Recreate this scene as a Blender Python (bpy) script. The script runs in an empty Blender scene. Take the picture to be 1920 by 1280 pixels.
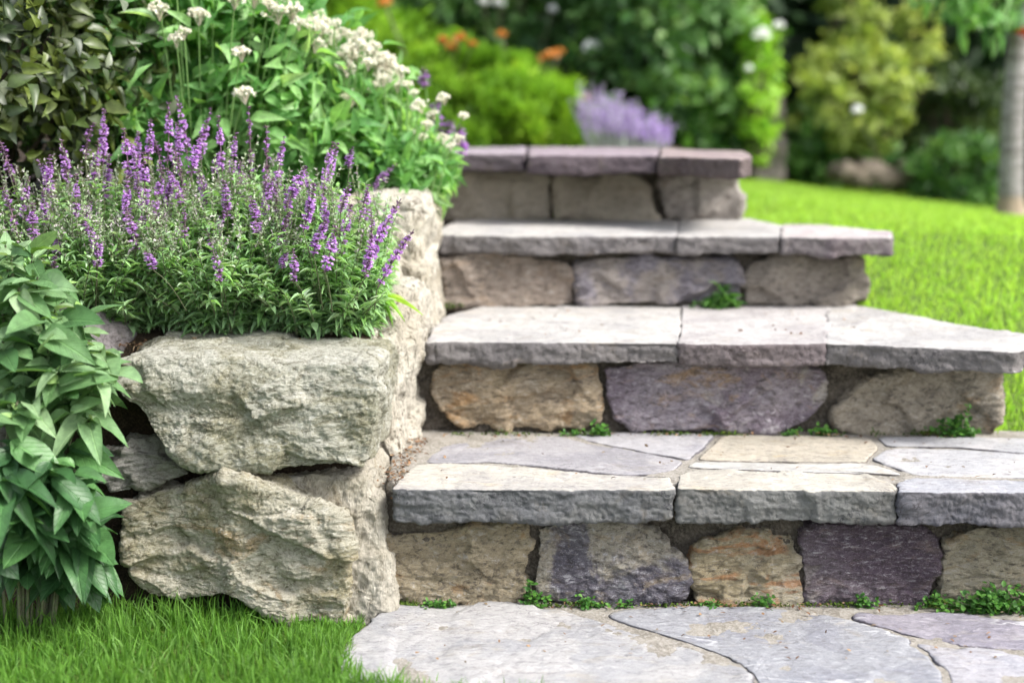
import bpy, math, random
import numpy as np
from mathutils import Vector, Matrix

SC = bpy.context.scene
C = SC.collection
rad = math.radians

# ------------------------------------------------------------------ camera, sky, sun, exposure
CAM_H = 0.85
F = 2667.0                      # focal length in photograph pixels (50 mm on 36 mm)
PITCH = math.atan(440 / F)
cam_d = bpy.data.cameras.new('camera')
cam = bpy.data.objects.new('camera', cam_d)
C.objects.link(cam)
cam.location = (0, 0, CAM_H)
cam.rotation_euler = (math.pi / 2 - PITCH, 0, 0)
cam_d.lens = 50
cam_d.sensor_width = 36
cam_d.clip_start = 0.05
cam_d.clip_end = 500
cam_d.dof.use_dof = True
cam_d.dof.focus_distance = 2.37
cam_d.dof.aperture_fstop = 1.7
SC.camera = cam

SUN_EL, SUN_AZ = 46, 114          # azimuth clockwise from +y (the view direction), so the light comes from the right, a little behind
world = bpy.data.worlds.new('World')
SC.world = world
world.use_nodes = True
wn = world.node_tree
for n in list(wn.nodes):
    wn.nodes.remove(n)
sky = wn.nodes.new('ShaderNodeTexSky')
sky.sky_type = 'NISHITA'
sky.sun_disc = False
sky.sun_elevation = rad(SUN_EL)
sky.sun_rotation = rad(SUN_AZ)
sky.air_density = 1.0
sky.dust_density = 3.0
bg = wn.nodes.new('ShaderNodeBackground')
bg.inputs[1].default_value = 0.125
wo = wn.nodes.new('ShaderNodeOutputWorld')
hs = wn.nodes.new('ShaderNodeHueSaturation')
hs.inputs['Saturation'].default_value = 0.42
wn.links.new(sky.outputs[0], hs.inputs['Color'])
wn.links.new(hs.outputs[0], bg.inputs[0])
wn.links.new(bg.outputs[0], wo.inputs[0])

sun_d = bpy.data.lights.new('sun', 'SUN')
sun_d.energy = 1.9
sun_d.angle = rad(16)
sun_d.color = (1.0, 0.965, 0.90)
sun = bpy.data.objects.new('sun', sun_d)
C.objects.link(sun)
sd = Vector((math.sin(rad(SUN_AZ)) * math.cos(rad(SUN_EL)), math.cos(rad(SUN_AZ)) * math.cos(rad(SUN_EL)), math.sin(rad(SUN_EL))))
sun.rotation_euler = sd.to_track_quat('Z', 'Y').to_euler()
sun.location = sd * 20

SC.view_settings.view_transform = 'Standard'
SC.view_settings.look = 'None'
SC.view_settings.exposure = 1.5
SC.view_settings.gamma = 1.0
SC.cycles.max_bounces = 6
SC.cycles.diffuse_bounces = 3
SC.cycles.glossy_bounces = 2
SC.cycles.transmission_bounces = 3
SC.cycles.transparent_max_bounces = 4
SC.cycles.use_denoising = True

# ------------------------------------------------------------------ helpers: measuring the photograph
CP, SP = math.cos(PITCH), math.sin(PITCH)

def ray(px, py):
    a, b = (px - 960) / F, -(py - 640) / F
    return np.array([a, CP + b * SP, -SP + b * CP])

def at_y(px, py, Y):
    d = ray(px, py)
    return np.array([0, 0, CAM_H]) + d * (Y / d[1])

def at_z(px, py, Z):
    d = ray(px, py)
    return np.array([0, 0, CAM_H]) + d * ((Z - CAM_H) / d[2])

# ------------------------------------------------------------------ helpers: noise
_rs = np.random.RandomState(7)
_perm = np.concatenate([_rs.permutation(256)] * 3)
_grad = _rs.normal(size=(256, 3))
_grad /= np.linalg.norm(_grad, axis=1)[:, None]

def perlin(p):
    pi = np.floor(p).astype(np.int64)
    pf = p - pi
    f = pf * pf * pf * (pf * (pf * 6 - 15) + 10)
    pi &= 255
    r = np.zeros(len(p))
    for dx in (0, 1):
        wx = f[:, 0] if dx else 1 - f[:, 0]
        hx = _perm[(pi[:, 0] + dx) & 255]
        for dy in (0, 1):
            wy = wx * (f[:, 1] if dy else 1 - f[:, 1])
            hy = _perm[hx + ((pi[:, 1] + dy) & 255)]
            for dz in (0, 1):
                w = wy * (f[:, 2] if dz else 1 - f[:, 2])
                g = _grad[_perm[hy + ((pi[:, 2] + dz) & 255)]]
                r += w * (g[:, 0] * (pf[:, 0] - dx) + g[:, 1] * (pf[:, 1] - dy) + g[:, 2] * (pf[:, 2] - dz))
    return r * 1.5

def fbm(p, freq, octs=4, rough=0.5, off=0.0, ridged=False):
    a, s, tot = 1.0, np.zeros(len(p)), 0.0
    q = p * freq + off
    for _ in range(octs):
        n = perlin(q)
        if ridged:
            n = 1 - 2 * np.abs(n)
        s += a * n
        tot += a
        a *= rough
        q = q * 2.03 + 17.3
    return s / tot

def sstep(a, b, x):
    t = np.clip((x - a) / (b - a), 0, 1)
    return t * t * (3 - 2 * t)

# ------------------------------------------------------------------ helpers: objects
def tag(o, label=None, cat=None, group=None, kind=None):
    if label: o['label'] = label
    if cat: o['category'] = cat
    if group: o['group'] = group
    if kind: o['kind'] = kind
    return o

def mesh_obj(name, verts, faces, mat, parent=None, origin=None, rnd=None, smooth=True):
    """verts in world space; origin = where the object's own zero goes"""
    verts = np.asarray(verts, dtype=np.float64)
    if parent is not None:
        origin = np.array(parent['_o'])
    elif origin is None:
        lo, hi = verts.min(0), verts.max(0)
        origin = np.array([(lo[0] + hi[0]) / 2, (lo[1] + hi[1]) / 2, lo[2]])
    origin = np.asarray(origin, dtype=np.float64)
    me = bpy.data.meshes.new(name)
    faces = np.asarray(faces)
    k = faces.shape[1]
    me.vertices.add(len(verts))
    me.vertices.foreach_set('co', (verts - origin).astype(np.float32).ravel())
    me.loops.add(faces.size)
    me.loops.foreach_set('vertex_index', faces.astype(np.int32).ravel())
    me.polygons.add(len(faces))
    me.polygons.foreach_set('loop_start', (np.arange(len(faces)) * k).astype(np.int32))
    me.polygons.foreach_set('loop_total', np.full(len(faces), k, dtype=np.int32))
    me.update(calc_edges=True)
    me.polygons.foreach_set('use_smooth', np.full(len(faces), smooth))
    if rnd is not None:
        at = me.attributes.new('rnd', 'FLOAT', 'POINT')
        at.data.foreach_set('value', np.asarray(rnd, dtype=np.float32))
    me.materials.append(mat)
    o = bpy.data.objects.new(name, me)
    C.objects.link(o)
    if parent is not None:
        o.parent = parent
    else:
        o.location = origin
    return o

def thing(name, loc, label, cat, group=None, kind=None):
    o = bpy.data.objects.new(name, None)
    o.empty_display_size = 0.05
    C.objects.link(o)
    o.location = loc
    o['_o'] = [float(v) for v in loc]
    return tag(o, label, cat, group, kind)

# ------------------------------------------------------------------ helpers: materials
class NT:
    def __init__(self, name):
        self.m = bpy.data.materials.new(name)
        self.m.use_nodes = True
        self.t = self.m.node_tree
        for n in list(self.t.nodes):
            self.t.nodes.remove(n)
        self.out = self.t.nodes.new('ShaderNodeOutputMaterial')
    def n(self, typ, **kw):
        nd = self.t.nodes.new(typ)
        for k, v in kw.items():
            setattr(nd, k, v)
        return nd
    def l(self, a, b):
        self.t.links.new(a, b)
    def coords(self, seed=0.0, scale=(1, 1, 1), rot=(0, 0, 0)):
        tc = self.n('ShaderNodeTexCoord')
        mp = self.n('ShaderNodeMapping')
        mp.inputs['Location'].default_value = (seed * 1.37, seed * 2.11, seed * 0.73)
        mp.inputs['Rotation'].default_value = rot
        mp.inputs['Scale'].default_value = scale
        self.l(tc.outputs['Object'], mp.inputs['Vector'])
        return mp.outputs[0]
    def noise(self, vec, scale, detail=6, rough=0.6, dist=0.0):
        nd = self.n('ShaderNodeTexNoise')
        nd.inputs['Scale'].default_value = scale
        nd.inputs['Detail'].default_value = detail
        nd.inputs['Roughness'].default_value = rough
        nd.inputs['Distortion'].default_value = dist
        self.l(vec, nd.inputs['Vector'])
        return nd.outputs['Fac']
    def ramp(self, fac, a, b, lo=0.0, hi=1.0):
        nd = self.n('ShaderNodeMapRange')
        nd.interpolation_type = 'SMOOTHSTEP'
        nd.inputs['From Min'].default_value = a
        nd.inputs['From Max'].default_value = b
        nd.inputs['To Min'].default_value = lo
        nd.inputs['To Max'].default_value = hi
        self.l(fac, nd.inputs['Value'])
        return nd.outputs[0]
    def mix(self, fac, a, b, typ='MIX'):
        nd = self.n('ShaderNodeMix', data_type='RGBA', blend_type=typ)
        for s, v in ((nd.inputs[0], fac), (nd.inputs[6], a), (nd.inputs[7], b)):
            if isinstance(v, (int, float)):
                s.default_value = v
            elif isinstance(v, tuple):
                s.default_value = (v[0], v[1], v[2], 1)
            else:
                self.l(v, s)
        return nd.outputs[2]
    def math(self, op, a, b=0.0):
        nd = self.n('ShaderNodeMath', operation=op)
        for s, v in ((nd.inputs[0], a), (nd.inputs[1], b)):
            if isinstance(v, (int, float)):
                s.default_value = v
            else:
                self.l(v, s)
        return nd.outputs[0]

def stone_mat(name, base, alt, stain, dark, light, seed, s=1.0, stretch=(1, 1, 2.6), rot=(0, 0.25, 0),
              alt_r=(0.44, 0.58), stain_r=(0.56, 0.68), dark_k=0.75, light_k=0.6, bump=0.9, veins=None, patch=None, patch_r=(0.5, 0.56), spec=0.25, fine=1.0, edge=None):
    t = NT(name)
    v0 = t.coords(seed)
    if edge is None:
        rot = (0, rot[1] + 0.55 * math.sin(seed * 3.1), 0)
        stretch = (stretch[0], stretch[1], stretch[2] * (1 + 0.3 * math.sin(seed * 5.3)))
    vs = t.coords(seed + 3.1, stretch, rot)
    n1 = t.noise(v0, 7 * s, 9, 0.62, 0.6)
    n2 = t.noise(vs, 9 * s, 9, 0.66, 0.8)
    n3 = t.noise(vs, 55 * s, 12, 0.72, 0.5)
    n4 = t.noise(vs, 190, 8, 0.75)
    n5 = t.noise(v0, 420, 4, 0.7)
    c = t.mix(t.ramp(n1, *alt_r), base, alt)
    if patch is not None:
        n6 = t.noise(t.coords(seed + 9.7), 4.2 * s, 10, 0.62, 0.9)
        c = t.mix(t.ramp(n6, *patch_r), c, patch)
    c = t.mix(t.math('MULTIPLY', t.ramp(n2, *stain_r), 0.62), c, stain)
    c = t.mix(t.math('MULTIPLY', t.ramp(n3, 0.50, 0.36), dark_k), c, dark)
    c = t.mix(t.math('MULTIPLY', t.ramp(n3, 0.53, 0.68), light_k), c, light)
    c = t.mix(t.math('MULTIPLY', t.ramp(n4, 0.46, 0.34), dark_k * 0.9), c, dark)
    c = t.mix(t.math('MULTIPLY', t.ramp(n4, 0.56, 0.68), light_k), c, light)
    c = t.mix(t.math('MULTIPLY', t.ramp(n5, 0.58, 0.70), light_k * 0.7), c, light)
    c = t.mix(t.math('MULTIPLY', t.ramp(n5, 0.42, 0.32), dark_k * 0.7), c, dark)
    if edge is None:
        ck = t.noise(t.coords(seed + 7.7, stretch, rot), 6.5, 10, 0.62, 0.5)
        ckm = t.math('MULTIPLY', t.ramp(t.math('ABSOLUTE', t.math('SUBTRACT', ck, 0.5)), 0.0045, 0.0012), t.ramp(t.noise(v0, 7, 2, 0.5), 0.50, 0.60))
        c = t.mix(t.math('MULTIPLY', ckm, 0.8), c, dark)
    else:
        ck = t.noise(t.coords(seed + 7.7, (1.0, 3.0, 1.0), (0, 0, 0.2)), 4.5, 9, 0.6, 0.4)
        ckm = t.math('MULTIPLY', t.ramp(t.math('ABSOLUTE', t.math('SUBTRACT', ck, 0.5)), 0.0045, 0.0012), t.ramp(t.noise(v0, 6, 2, 0.5), 0.44, 0.56))
        c = t.mix(t.math('MULTIPLY', ckm, 0.85), c, dark)
        dirt = t.noise(t.coords(seed + 2.2, (1, 1.6, 1)), 13, 10, 0.72, 0.5)
        c = t.mix(t.ramp(dirt, 0.54, 0.72, 0, 0.6), c, (base[0] * .55, base[1] * .50, base[2] * .42))
    if veins is not None:
        n7 = t.noise(t.coords(seed + 5.5, (1.0, 3.4, 1.0), (0, 0, 0.35)), 3.6, 5, 0.5, 0.25)
        k = t.math('ABSOLUTE', t.math('SUBTRACT', n7, 0.5))
        msk = t.math('MULTIPLY', t.ramp(k, 0.016, 0.002), t.ramp(t.noise(v0, 5, 3, 0.5), 0.47, 0.62))
        c = t.mix(t.math('MULTIPLY', msk, 0.55), c, veins)
    if edge is not None:      # faces turned sideways are multiplied darker by the edge tint
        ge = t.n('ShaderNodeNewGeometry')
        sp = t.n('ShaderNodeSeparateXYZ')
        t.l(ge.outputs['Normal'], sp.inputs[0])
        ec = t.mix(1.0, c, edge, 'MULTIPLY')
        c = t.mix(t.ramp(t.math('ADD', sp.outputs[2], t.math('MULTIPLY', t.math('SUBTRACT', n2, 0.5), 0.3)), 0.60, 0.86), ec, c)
    b = t.n('ShaderNodeBsdfPrincipled')
    t.l(c, b.inputs['Base Color'])
    b.inputs['Roughness'].default_value = 0.82
    b.inputs['Specular IOR Level'].default_value = spec
    h = t.math('ADD', t.math('MULTIPLY', n3, 1.0), t.math('MULTIPLY', n4, 0.42 * fine))
    h = t.math('ADD', h, t.math('MULTIPLY', n5, 0.14 * fine))
    bp = t.n('ShaderNodeBump')
    bp.inputs['Strength'].default_value = bump
    bp.inputs['Distance'].default_value = 0.016
    t.l(h, bp.inputs['Height'])
    t.l(bp.outputs[0], b.inputs['Normal'])
    t.l(b.outputs[0], t.out.inputs[0])
    return t.m

def leaf_mat(name, cols, trans=0.35, rough=0.45, spec=0.35, tint=None, vary=0.25, vein=False):
    t = NT(name)
    at = t.n('ShaderNodeAttribute', attribute_name='rnd')
    cr = t.n('ShaderNodeValToRGB')
    el = cr.color_ramp.elements
    while len(el) < len(cols):
        el.new(0.5)
    for i, c in enumerate(cols):
        el[i].position = i / max(1, len(cols) - 1)
        el[i].color = (c[0], c[1], c[2], 1)
    t.l(at.outputs['Fac'], cr.inputs[0])
    nz = t.noise(t.coords(1.0), 60, 4, 0.6)
    hv = t.n('ShaderNodeHueSaturation')
    t.l(cr.outputs[0], hv.inputs['Color'])
    t.l(t.ramp(nz, 0.3, 0.7, 1 - vary, 1 + vary), hv.inputs['Value'])
    c = hv.outputs[0]
    b = t.n('ShaderNodeBsdfPrincipled')
    t.l(c, b.inputs['Base Color'])
    if vein:
        la = t.n('ShaderNodeAttribute', attribute_name='lc')
        sx = t.n('ShaderNodeSeparateXYZ')
        t.l(la.outputs['Vector'], sx.inputs[0])
        ax = t.math('ABSOLUTE', sx.outputs[0])
        ph = t.math('FRACT', t.math('MULTIPLY', t.math('SUBTRACT', sx.outputs[1], t.math('MULTIPLY', ax, 0.75)), 8.0))
        lat = t.ramp(t.math('ABSOLUTE', t.math('SUBTRACT', ph, 0.5)), 0.10, 0.02)
        mid = t.ramp(ax, 0.035, 0.012)
        vm = t.math('MAXIMUM', t.math('MULTIPLY', lat, 0.45), mid)
        c = t.mix(t.math('MULTIPLY', vm, 0.45), c, t.mix(1.0, c, (1.9, 1.8, 1.7), 'MULTIPLY'))
        t.l(c, b.inputs['Base Color'])
        bp = t.n('ShaderNodeBump')
        bp.inputs['Strength'].default_value = 0.6
        bp.inputs['Distance'].default_value = 0.002
        t.l(t.math('ADD', t.math('SUBTRACT', 1.0, vm), t.math('MULTIPLY', nz, 0.8)), bp.inputs['Height'])
        t.l(bp.outputs[0], b.inputs['Normal'])
    b.inputs['Roughness'].default_value = rough
    b.inputs['Specular IOR Level'].default_value = spec
    tr = t.n('ShaderNodeBsdfTranslucent')
    t.l(t.mix(1.0, c, tint or (1.0, 1.0, 0.45), 'MULTIPLY'), tr.inputs[0])
    if trans > 0:
        hv2 = t.n('ShaderNodeHueSaturation')
        hv2.inputs['Value'].default_value = 1.6
        t.l(t.mix(1.0, c, tint or (1.0, 1.0, 0.5), 'MULTIPLY'), hv2.inputs['Color'])
        t.l(hv2.outputs[0], tr.inputs[0])
    ms = t.n('ShaderNodeMixShader')
    ms.inputs[0].default_value = trans
    t.l(b.outputs[0], ms.inputs[1])
    t.l(tr.outputs[0], ms.inputs[2])
    t.l(ms.outputs[0], t.out.inputs[0])
    return t.m

def simple_mat(name, a, b_, scale, rough=0.85, bump=0.5, dist=0.01, seed=0.0, c3=None):
    t = NT(name)
    v = t.coords(seed)
    n = t.noise(v, scale, 8, 0.65, 0.3)
    n2 = t.noise(v, scale * 7, 6, 0.7)
    c = t.mix(t.ramp(n, 0.4, 0.62), a, b_)
    c = t.mix(t.ramp(n2, 0.42, 0.66, 0, 0.8), c, c3 or tuple(x * 1.7 for x in a))
    b = t.n('ShaderNodeBsdfPrincipled')
    t.l(c, b.inputs['Base Color'])
    b.inputs['Roughness'].default_value = rough
    b.inputs['Specular IOR Level'].default_value = 0.2
    bp = t.n('ShaderNodeBump')
    bp.inputs['Strength'].default_value = bump
    bp.inputs['Distance'].default_value = dist
    t.l(t.math('ADD', n, t.math('MULTIPLY', n2, 0.5)), bp.inputs['Height'])
    t.l(bp.outputs[0], b.inputs['Normal'])
    t.l(b.outputs[0], t.out.inputs[0])
    return t.m

# ------------------------------------------------------------------ helpers: stones
def rounded_box_grid(half, cell, r):
    """six welded grids of a box, corners rounded by r; returns verts (u,w,v) and quads"""
    n = [max(4, int(round(2 * h / cell))) for h in half]
    vd, V, Fq = {}, [], []
    for ax in range(3):
        a1, a2 = (ax + 1) % 3, (ax + 2) % 3
        for side in (0, 1):
            n1, n2 = n[a1], n[a2]
            idx = np.zeros((n1 + 1, n2 + 1), dtype=np.int64)
            I, J = np.meshgrid(np.arange(n1 + 1), np.arange(n2 + 1), indexing='ij')
            K = np.zeros(I.shape + (3,), dtype=np.int64)
            K[..., a1], K[..., a2], K[..., ax] = I, J, side * n[ax]
            base = sum(len(v) for v in V)
            V.append(K.reshape(-1, 3))
            idx = base + np.arange((n1 + 1) * (n2 + 1)).reshape(n1 + 1, n2 + 1)
            q = np.stack([idx[:-1, :-1], idx[1:, :-1], idx[1:, 1:], idx[:-1, 1:]], -1).reshape(-1, 4)
            if side == 0:
                q = q[:, ::-1]
            Fq.append(q)
    V = np.concatenate(V)
    Fq = np.concatenate(Fq)
    key = (V[:, 0] * 100003 + V[:, 1]) * 100003 + V[:, 2]
    _, first, inv = np.unique(key, return_index=True, return_inverse=True)
    V = V[first].astype(float)
    Fq = inv.ravel()[Fq]
    half = np.array(half, dtype=float)
    P = (V / np.array(n) * 2 - 1) * half
    r = min(r, half.min() * 0.95)
    inner = np.clip(P, -(half - r), half - r)
    d = P - inner
    ln = np.linalg.norm(d, axis=1)
    m = ln > 1e-9
    P[m] = inner[m] + d[m] / ln[m][:, None] * r
    return P, Fq

def vnormals(P, Fq):
    a, b, c, d = P[Fq[:, 0]], P[Fq[:, 1]], P[Fq[:, 2]], P[Fq[:, 3]]
    fn = np.cross(c - a, d - b)
    N = np.zeros_like(P)
    for k in range(4):
        for j in range(3):
            N[:, j] += np.bincount(Fq[:, k], weights=fn[:, j], minlength=len(P))
    return N / np.maximum(np.linalg.norm(N, axis=1), 1e-12)[:, None]

def poly_radius(poly, th):
    """distance from the origin to the closed polygon in direction th"""
    n = len(poly)
    best = np.full(len(th), 0.0)
    dx, dy = np.cos(th), np.sin(th)
    for i in range(n):
        p, q = poly[i], poly[(i + 1) % n]
        ex, ey = q[0] - p[0], q[1] - p[1]
        den = dx * ey - dy * ex
        den = np.where(np.abs(den) < 1e-12, 1e-12, den)
        t = (p[0] * ey - p[1] * ex) / den
        s = (p[0] * dy - p[1] * dx) / den
        ok = (t > 0) & (s >= -1e-6) & (s <= 1 + 1e-6)
        best = np.where(ok & (t > best), t, best)
    return np.maximum(best, 1e-3)

def smooth_poly(poly, cut=0.01, keep=0.25):
    p = np.asarray(poly, dtype=float)
    for c in (cut, cut * 0.4):
        q = np.roll(p, -1, axis=0)
        L = np.linalg.norm(q - p, axis=1, keepdims=True)
        k = np.minimum(keep, c / np.maximum(L, 1e-6))
        p = np.stack([p * (1 - k) + q * k, p * k + q * (1 - k)], 1).reshape(-1, 2)
    return p

STONE_SEED = [0]

def stone(name, poly, plane, v0, depth, mat, parent=None, cell=0.003, r=0.012, rough=1.0, seed=None, extra=None, warp=None,
          top_k=1.0, facets=14, facet_k=0.25, lay=(1, 1, 3), ledge=0.004, big=0.010, med=0.0035, fine=0.0012, origin=None, cut=0.012, cen=None, bottom_taper=0.0):
    """A stone from an outline.
    plane 'front': poly is (x,z), the face looks to -y at y=v0;  'top': poly is (x,y), the face looks up at z=v0;
    'side': poly is (y,z), the face looks to +x at x=v0."""
    STONE_SEED[0] += 1
    seed = STONE_SEED[0] if seed is None else seed
    rs = np.random.RandomState(seed * 13 + 5)
    poly = smooth_poly(poly, cut)
    lo, hi = poly.min(0), poly.max(0)
    if cen is None:
        cen, half = (lo + hi) / 2, (hi - lo) / 2
    else:
        cen = np.array(cen); half = np.maximum(hi - cen, cen - lo)
    P, Fq = rounded_box_grid((half[0], half[1], depth / 2), cell, r)
    pn = (poly - cen) / half
    u, w = P[:, 0] / half[0], P[:, 1] / half[1]
    th = np.arctan2(w, u)
    sq = 1 / np.maximum(np.abs(np.cos(th)), np.abs(np.sin(th)))
    rho = poly_radius(pn, th) / sq
    if bottom_taper:
        rho = rho * (1 - bottom_taper * (P[:, 2] + depth / 2) / depth)
    U, W, V = u * rho * half[0] + cen[0], w * rho * half[1] + cen[1], P[:, 2] + depth / 2
    if plane == 'front':
        Q = np.stack([U, v0 + V, W], 1)
    elif plane == 'top':
        Q = np.stack([U, W, v0 - V], 1)
    else:
        Q = np.stack([v0 - V, U, W], 1)
    a, b, c = Q[Fq[:, 0]], Q[Fq[:, 1]], Q[Fq[:, 2]]
    if np.sum(np.einsum('ij,ij->i', (a + c) / 2 - Q.mean(0), np.cross(b - a, c - a))) < 0:
        Fq = Fq[:, ::-1]
    if warp is not None:
        Q = warp(Q)
    N = vnormals(Q, Fq)
    sc = rough
    off = seed * 7.77
    h = big * fbm(Q, 7.0, 2, 0.5, off)
    # chipped facets: nearest of a handful of tilted planes, the borders warped
    wp = np.stack([fbm(Q, 22, 3, 0.6, off + 3), fbm(Q, 22, 3, 0.6, off + 9), fbm(Q, 22, 3, 0.6, off + 15)], 1) * 0.012
    Qw = (Q + wp)
    bb0, bb1 = Q.min(0), Q.max(0)
    fc = bb0 + rs.rand(facets, 3) * (bb1 - bb0)
    fg = rs.normal(size=(facets, 3)) * facet_k
    fo = rs.uniform(-1, 1, facets) * 0.0035
    best = np.full(len(Q), 1e9); sec = np.full(len(Q), 1e9)
    fh = np.zeros(len(Q)); sh = np.zeros(len(Q))
    asp = np.array([1.0, 1.0, 1.5])
    for i in range(facets):
        d = (Qw - fc[i])
        dist = np.linalg.norm(d * asp, axis=1)
        val = np.clip(d @ fg[i], -0.009, 0.009) + fo[i] * min(1.0, facet_k * 5)
        nb = dist < best
        sec = np.where(nb, best, np.minimum(sec, dist)); sh = np.where(nb, fh, np.where(dist <= sec, val, sh))
        best = np.where(nb, dist, best); fh = np.where(nb, val, fh)
    bl = sstep(0, 0.007, sec - best) * 0.5 + 0.5
    h += fh * bl + sh * (1 - bl)
    # split layers
    t = fbm(Q * np.array(lay), 9.0, 4, 0.55, off + 21) * 7
    fr = t - np.floor(t)
    h += ledge * (np.floor(t) + sstep(0.55, 1.0, fr)) * 0.6
    h += med * fbm(Q * np.array(lay) * (1, 1, 1.25), 36, 5, 0.70, off + 33, ridged=True)
    t2 = fbm(Q * np.array(lay), 24.0, 5, 0.65, off + 51) * 5
    h += med * 0.55 * (np.floor(t2) + sstep(0.7, 1.0, t2 - np.floor(t2)))
    h += fine * fbm(Q * np.array(lay), 130, 3, 0.65, off + 41, ridged=True)
    h = h - np.median(h)
    if extra is not None:
        h = h + extra(Q, N)
    k = sc * np.where(N[:, 2] > 0.6, top_k, 1.0)
    k = sc * (top_k + (1 - top_k) * sstep(0.9, 0.4, N[:, 2])) if top_k != 1.0 else sc
    Q = Q + N * (h * k)[:, None]
    o = mesh_obj(name, Q, Fq, mat, parent, origin)
    return o

def pf(pts, Y):
    return [(float(at_y(x, y, Y)[0]), float(at_y(x, y, Y)[2])) for x, y in pts]

def wider(pts, kx, ky):
    a = np.array(pts, float); m = (a.max(0) + a.min(0)) / 2
    return [tuple(m + (p - m) * [1 + kx / (a.max(0)[0] - m[0]), 1 + ky / (a.max(0)[1] - m[1])]) for p in a]

def pt(pts, Z):
    return [(float(at_z(x, y, Z)[0]), float(at_z(x, y, Z)[1])) for x, y in pts]

# ------------------------------------------------------------------ the levels of the staircase
Z1, Z2, Z3, Z4 = 0.227, 0.412, 0.572, 0.738
Y1, Y2, Y3, Y4, Y5 = 2.324, 2.686, 3.128, 3.543, 4.02

# ------------------------------------------------------------------ stone materials
def S(name, *a, **k):
    return stone_mat(name, *a, **k)

M_boulder_a = S('grey_green_stone', (.50, .49, .42), (.38, .37, .29), (.25, .23, .13), (.12, .11, .07), (.78, .77, .71), 1.0, alt_r=(.42, .56), stain_r=(.50, .64), dark_k=.8, light_k=.7, rot=(0, .22, 0))
M_boulder_b = S('olive_grey_stone', (.50, .47, .38), (.39, .35, .23), (.38, .24, .10), (.12, .10, .055), (.78, .75, .68), 2.0, alt_r=(.42, .6), stain_r=(.56, .68), dark_k=.8, light_k=.7, rot=(0, .35, 0))
M_boulder_c = S('grey_schist', (.40, .38, .36), (.30, .285, .25), (.22, .19, .15), (.11, .10, .09), (.62, .60, .56), 3.0, rot=(0, .3, 0))
M_wall = S('cream_wall_stone', (.76, .71, .61), (.62, .56, .46), (.42, .35, .25), (.15, .12, .08), (.80, .76, .68), 4.0, stretch=(1.5, 2.2, 0.55), dark_k=1.0, light_k=.6, bump=1.0)
M_wall2 = S('cream_wall_stone_pale', (.78, .73, .63), (.64, .58, .47), (.44, .37, .26), (.15, .12, .08), (.82, .78, .70), 5.0, stretch=(1.5, 2.2, 0.55), dark_k=1.0, light_k=.6, bump=1.0)
FLAT = dict(stretch=(1.0, 2.4, 1.0), rot=(0, 0, 0.12), bump=0.55)
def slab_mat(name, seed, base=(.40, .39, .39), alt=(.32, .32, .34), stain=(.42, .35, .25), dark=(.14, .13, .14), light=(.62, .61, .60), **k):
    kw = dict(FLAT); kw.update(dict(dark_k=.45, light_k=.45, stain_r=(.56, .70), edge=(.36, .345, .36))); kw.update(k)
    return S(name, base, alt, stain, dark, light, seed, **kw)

def riser_mat(name, seed, base, alt, stain, dark=(.07, .06, .055), light=(.55, .52, .48), **k):
    kw = dict(dark_k=.75, light_k=.75, stain_r=(.53, .66)); kw.update(k)
    return S(name, base, alt, stain, dark, light, seed, **kw)

M_mortar = simple_mat('mortar', (.13, .11, .09), (.055, .046, .038), 26, bump=1.0, dist=0.02, c3=(.25, .22, .18))
M_mortar_pale = simple_mat('pale_mortar', (.30, .275, .24), (.20, .18, .15), 30, bump=0.8, dist=0.008, c3=(.42, .40, .37))
M_soil = simple_mat('soil', (.045, .03, .02), (.025, .018, .012), 40, bump=1.0, dist=0.02, c3=(.10, .07, .045))

# ------------------------------------------------------------------ the setting: ground, bed, lawn
def soft_grid(x0, x1, y0, y1, nx, ny, zf):
    X, Y = np.meshgrid(np.linspace(x0, x1, nx), np.linspace(y0, y1, ny), indexing='ij')
    P = np.stack([X.ravel(), Y.ravel(), np.zeros(X.size)], 1)
    P[:, 2] = zf(P[:, 0], P[:, 1])
    idx = np.arange(nx * ny).reshape(nx, ny)
    q = np.stack([idx[:-1, :-1], idx[1:, :-1], idx[1:, 1:], idx[:-1, 1:]], -1).reshape(-1, 4)
    return P, q

def lawn_z(x, y):
    """height of the grass: flat in front, climbing beside the stairs, nearly level beyond"""
    x = np.asarray(x, dtype=float); y = np.asarray(y, dtype=float)
    climb = np.interp(y, [-50, 2.05, 2.30, 2.70, 3.13, 3.55, 4.2, 6.0, 12, 60, 400], [0, 0, 0.005, 0.19, 0.385, 0.545, 0.585, 0.555, 0.50, 0.4, 0.3])
    side = np.clip(x - 0.75, 0, 3) * 0.11 * sstep(3.0, 4.6, y)
    z = climb - side
    left = sstep(-0.30, -0.42, x)                      # under the planting bed, kept low; the bed covers it
    return z * (1 - left) + np.where(y < 2.3, 0.0, -0.02) * left

P, q = soft_grid(-60, 60, -6, 160, 60, 60, lambda x, y: np.where(y > 6, lawn_z(np.maximum(x, 0), y) - 0.06, -0.12))
ground = mesh_obj('ground', P, q, simple_mat('far_ground', (.05, .09, .02), (.03, .05, .015), 3, bump=0.2), origin=(0, 0, 0))
tag(ground, kind='structure')

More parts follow.
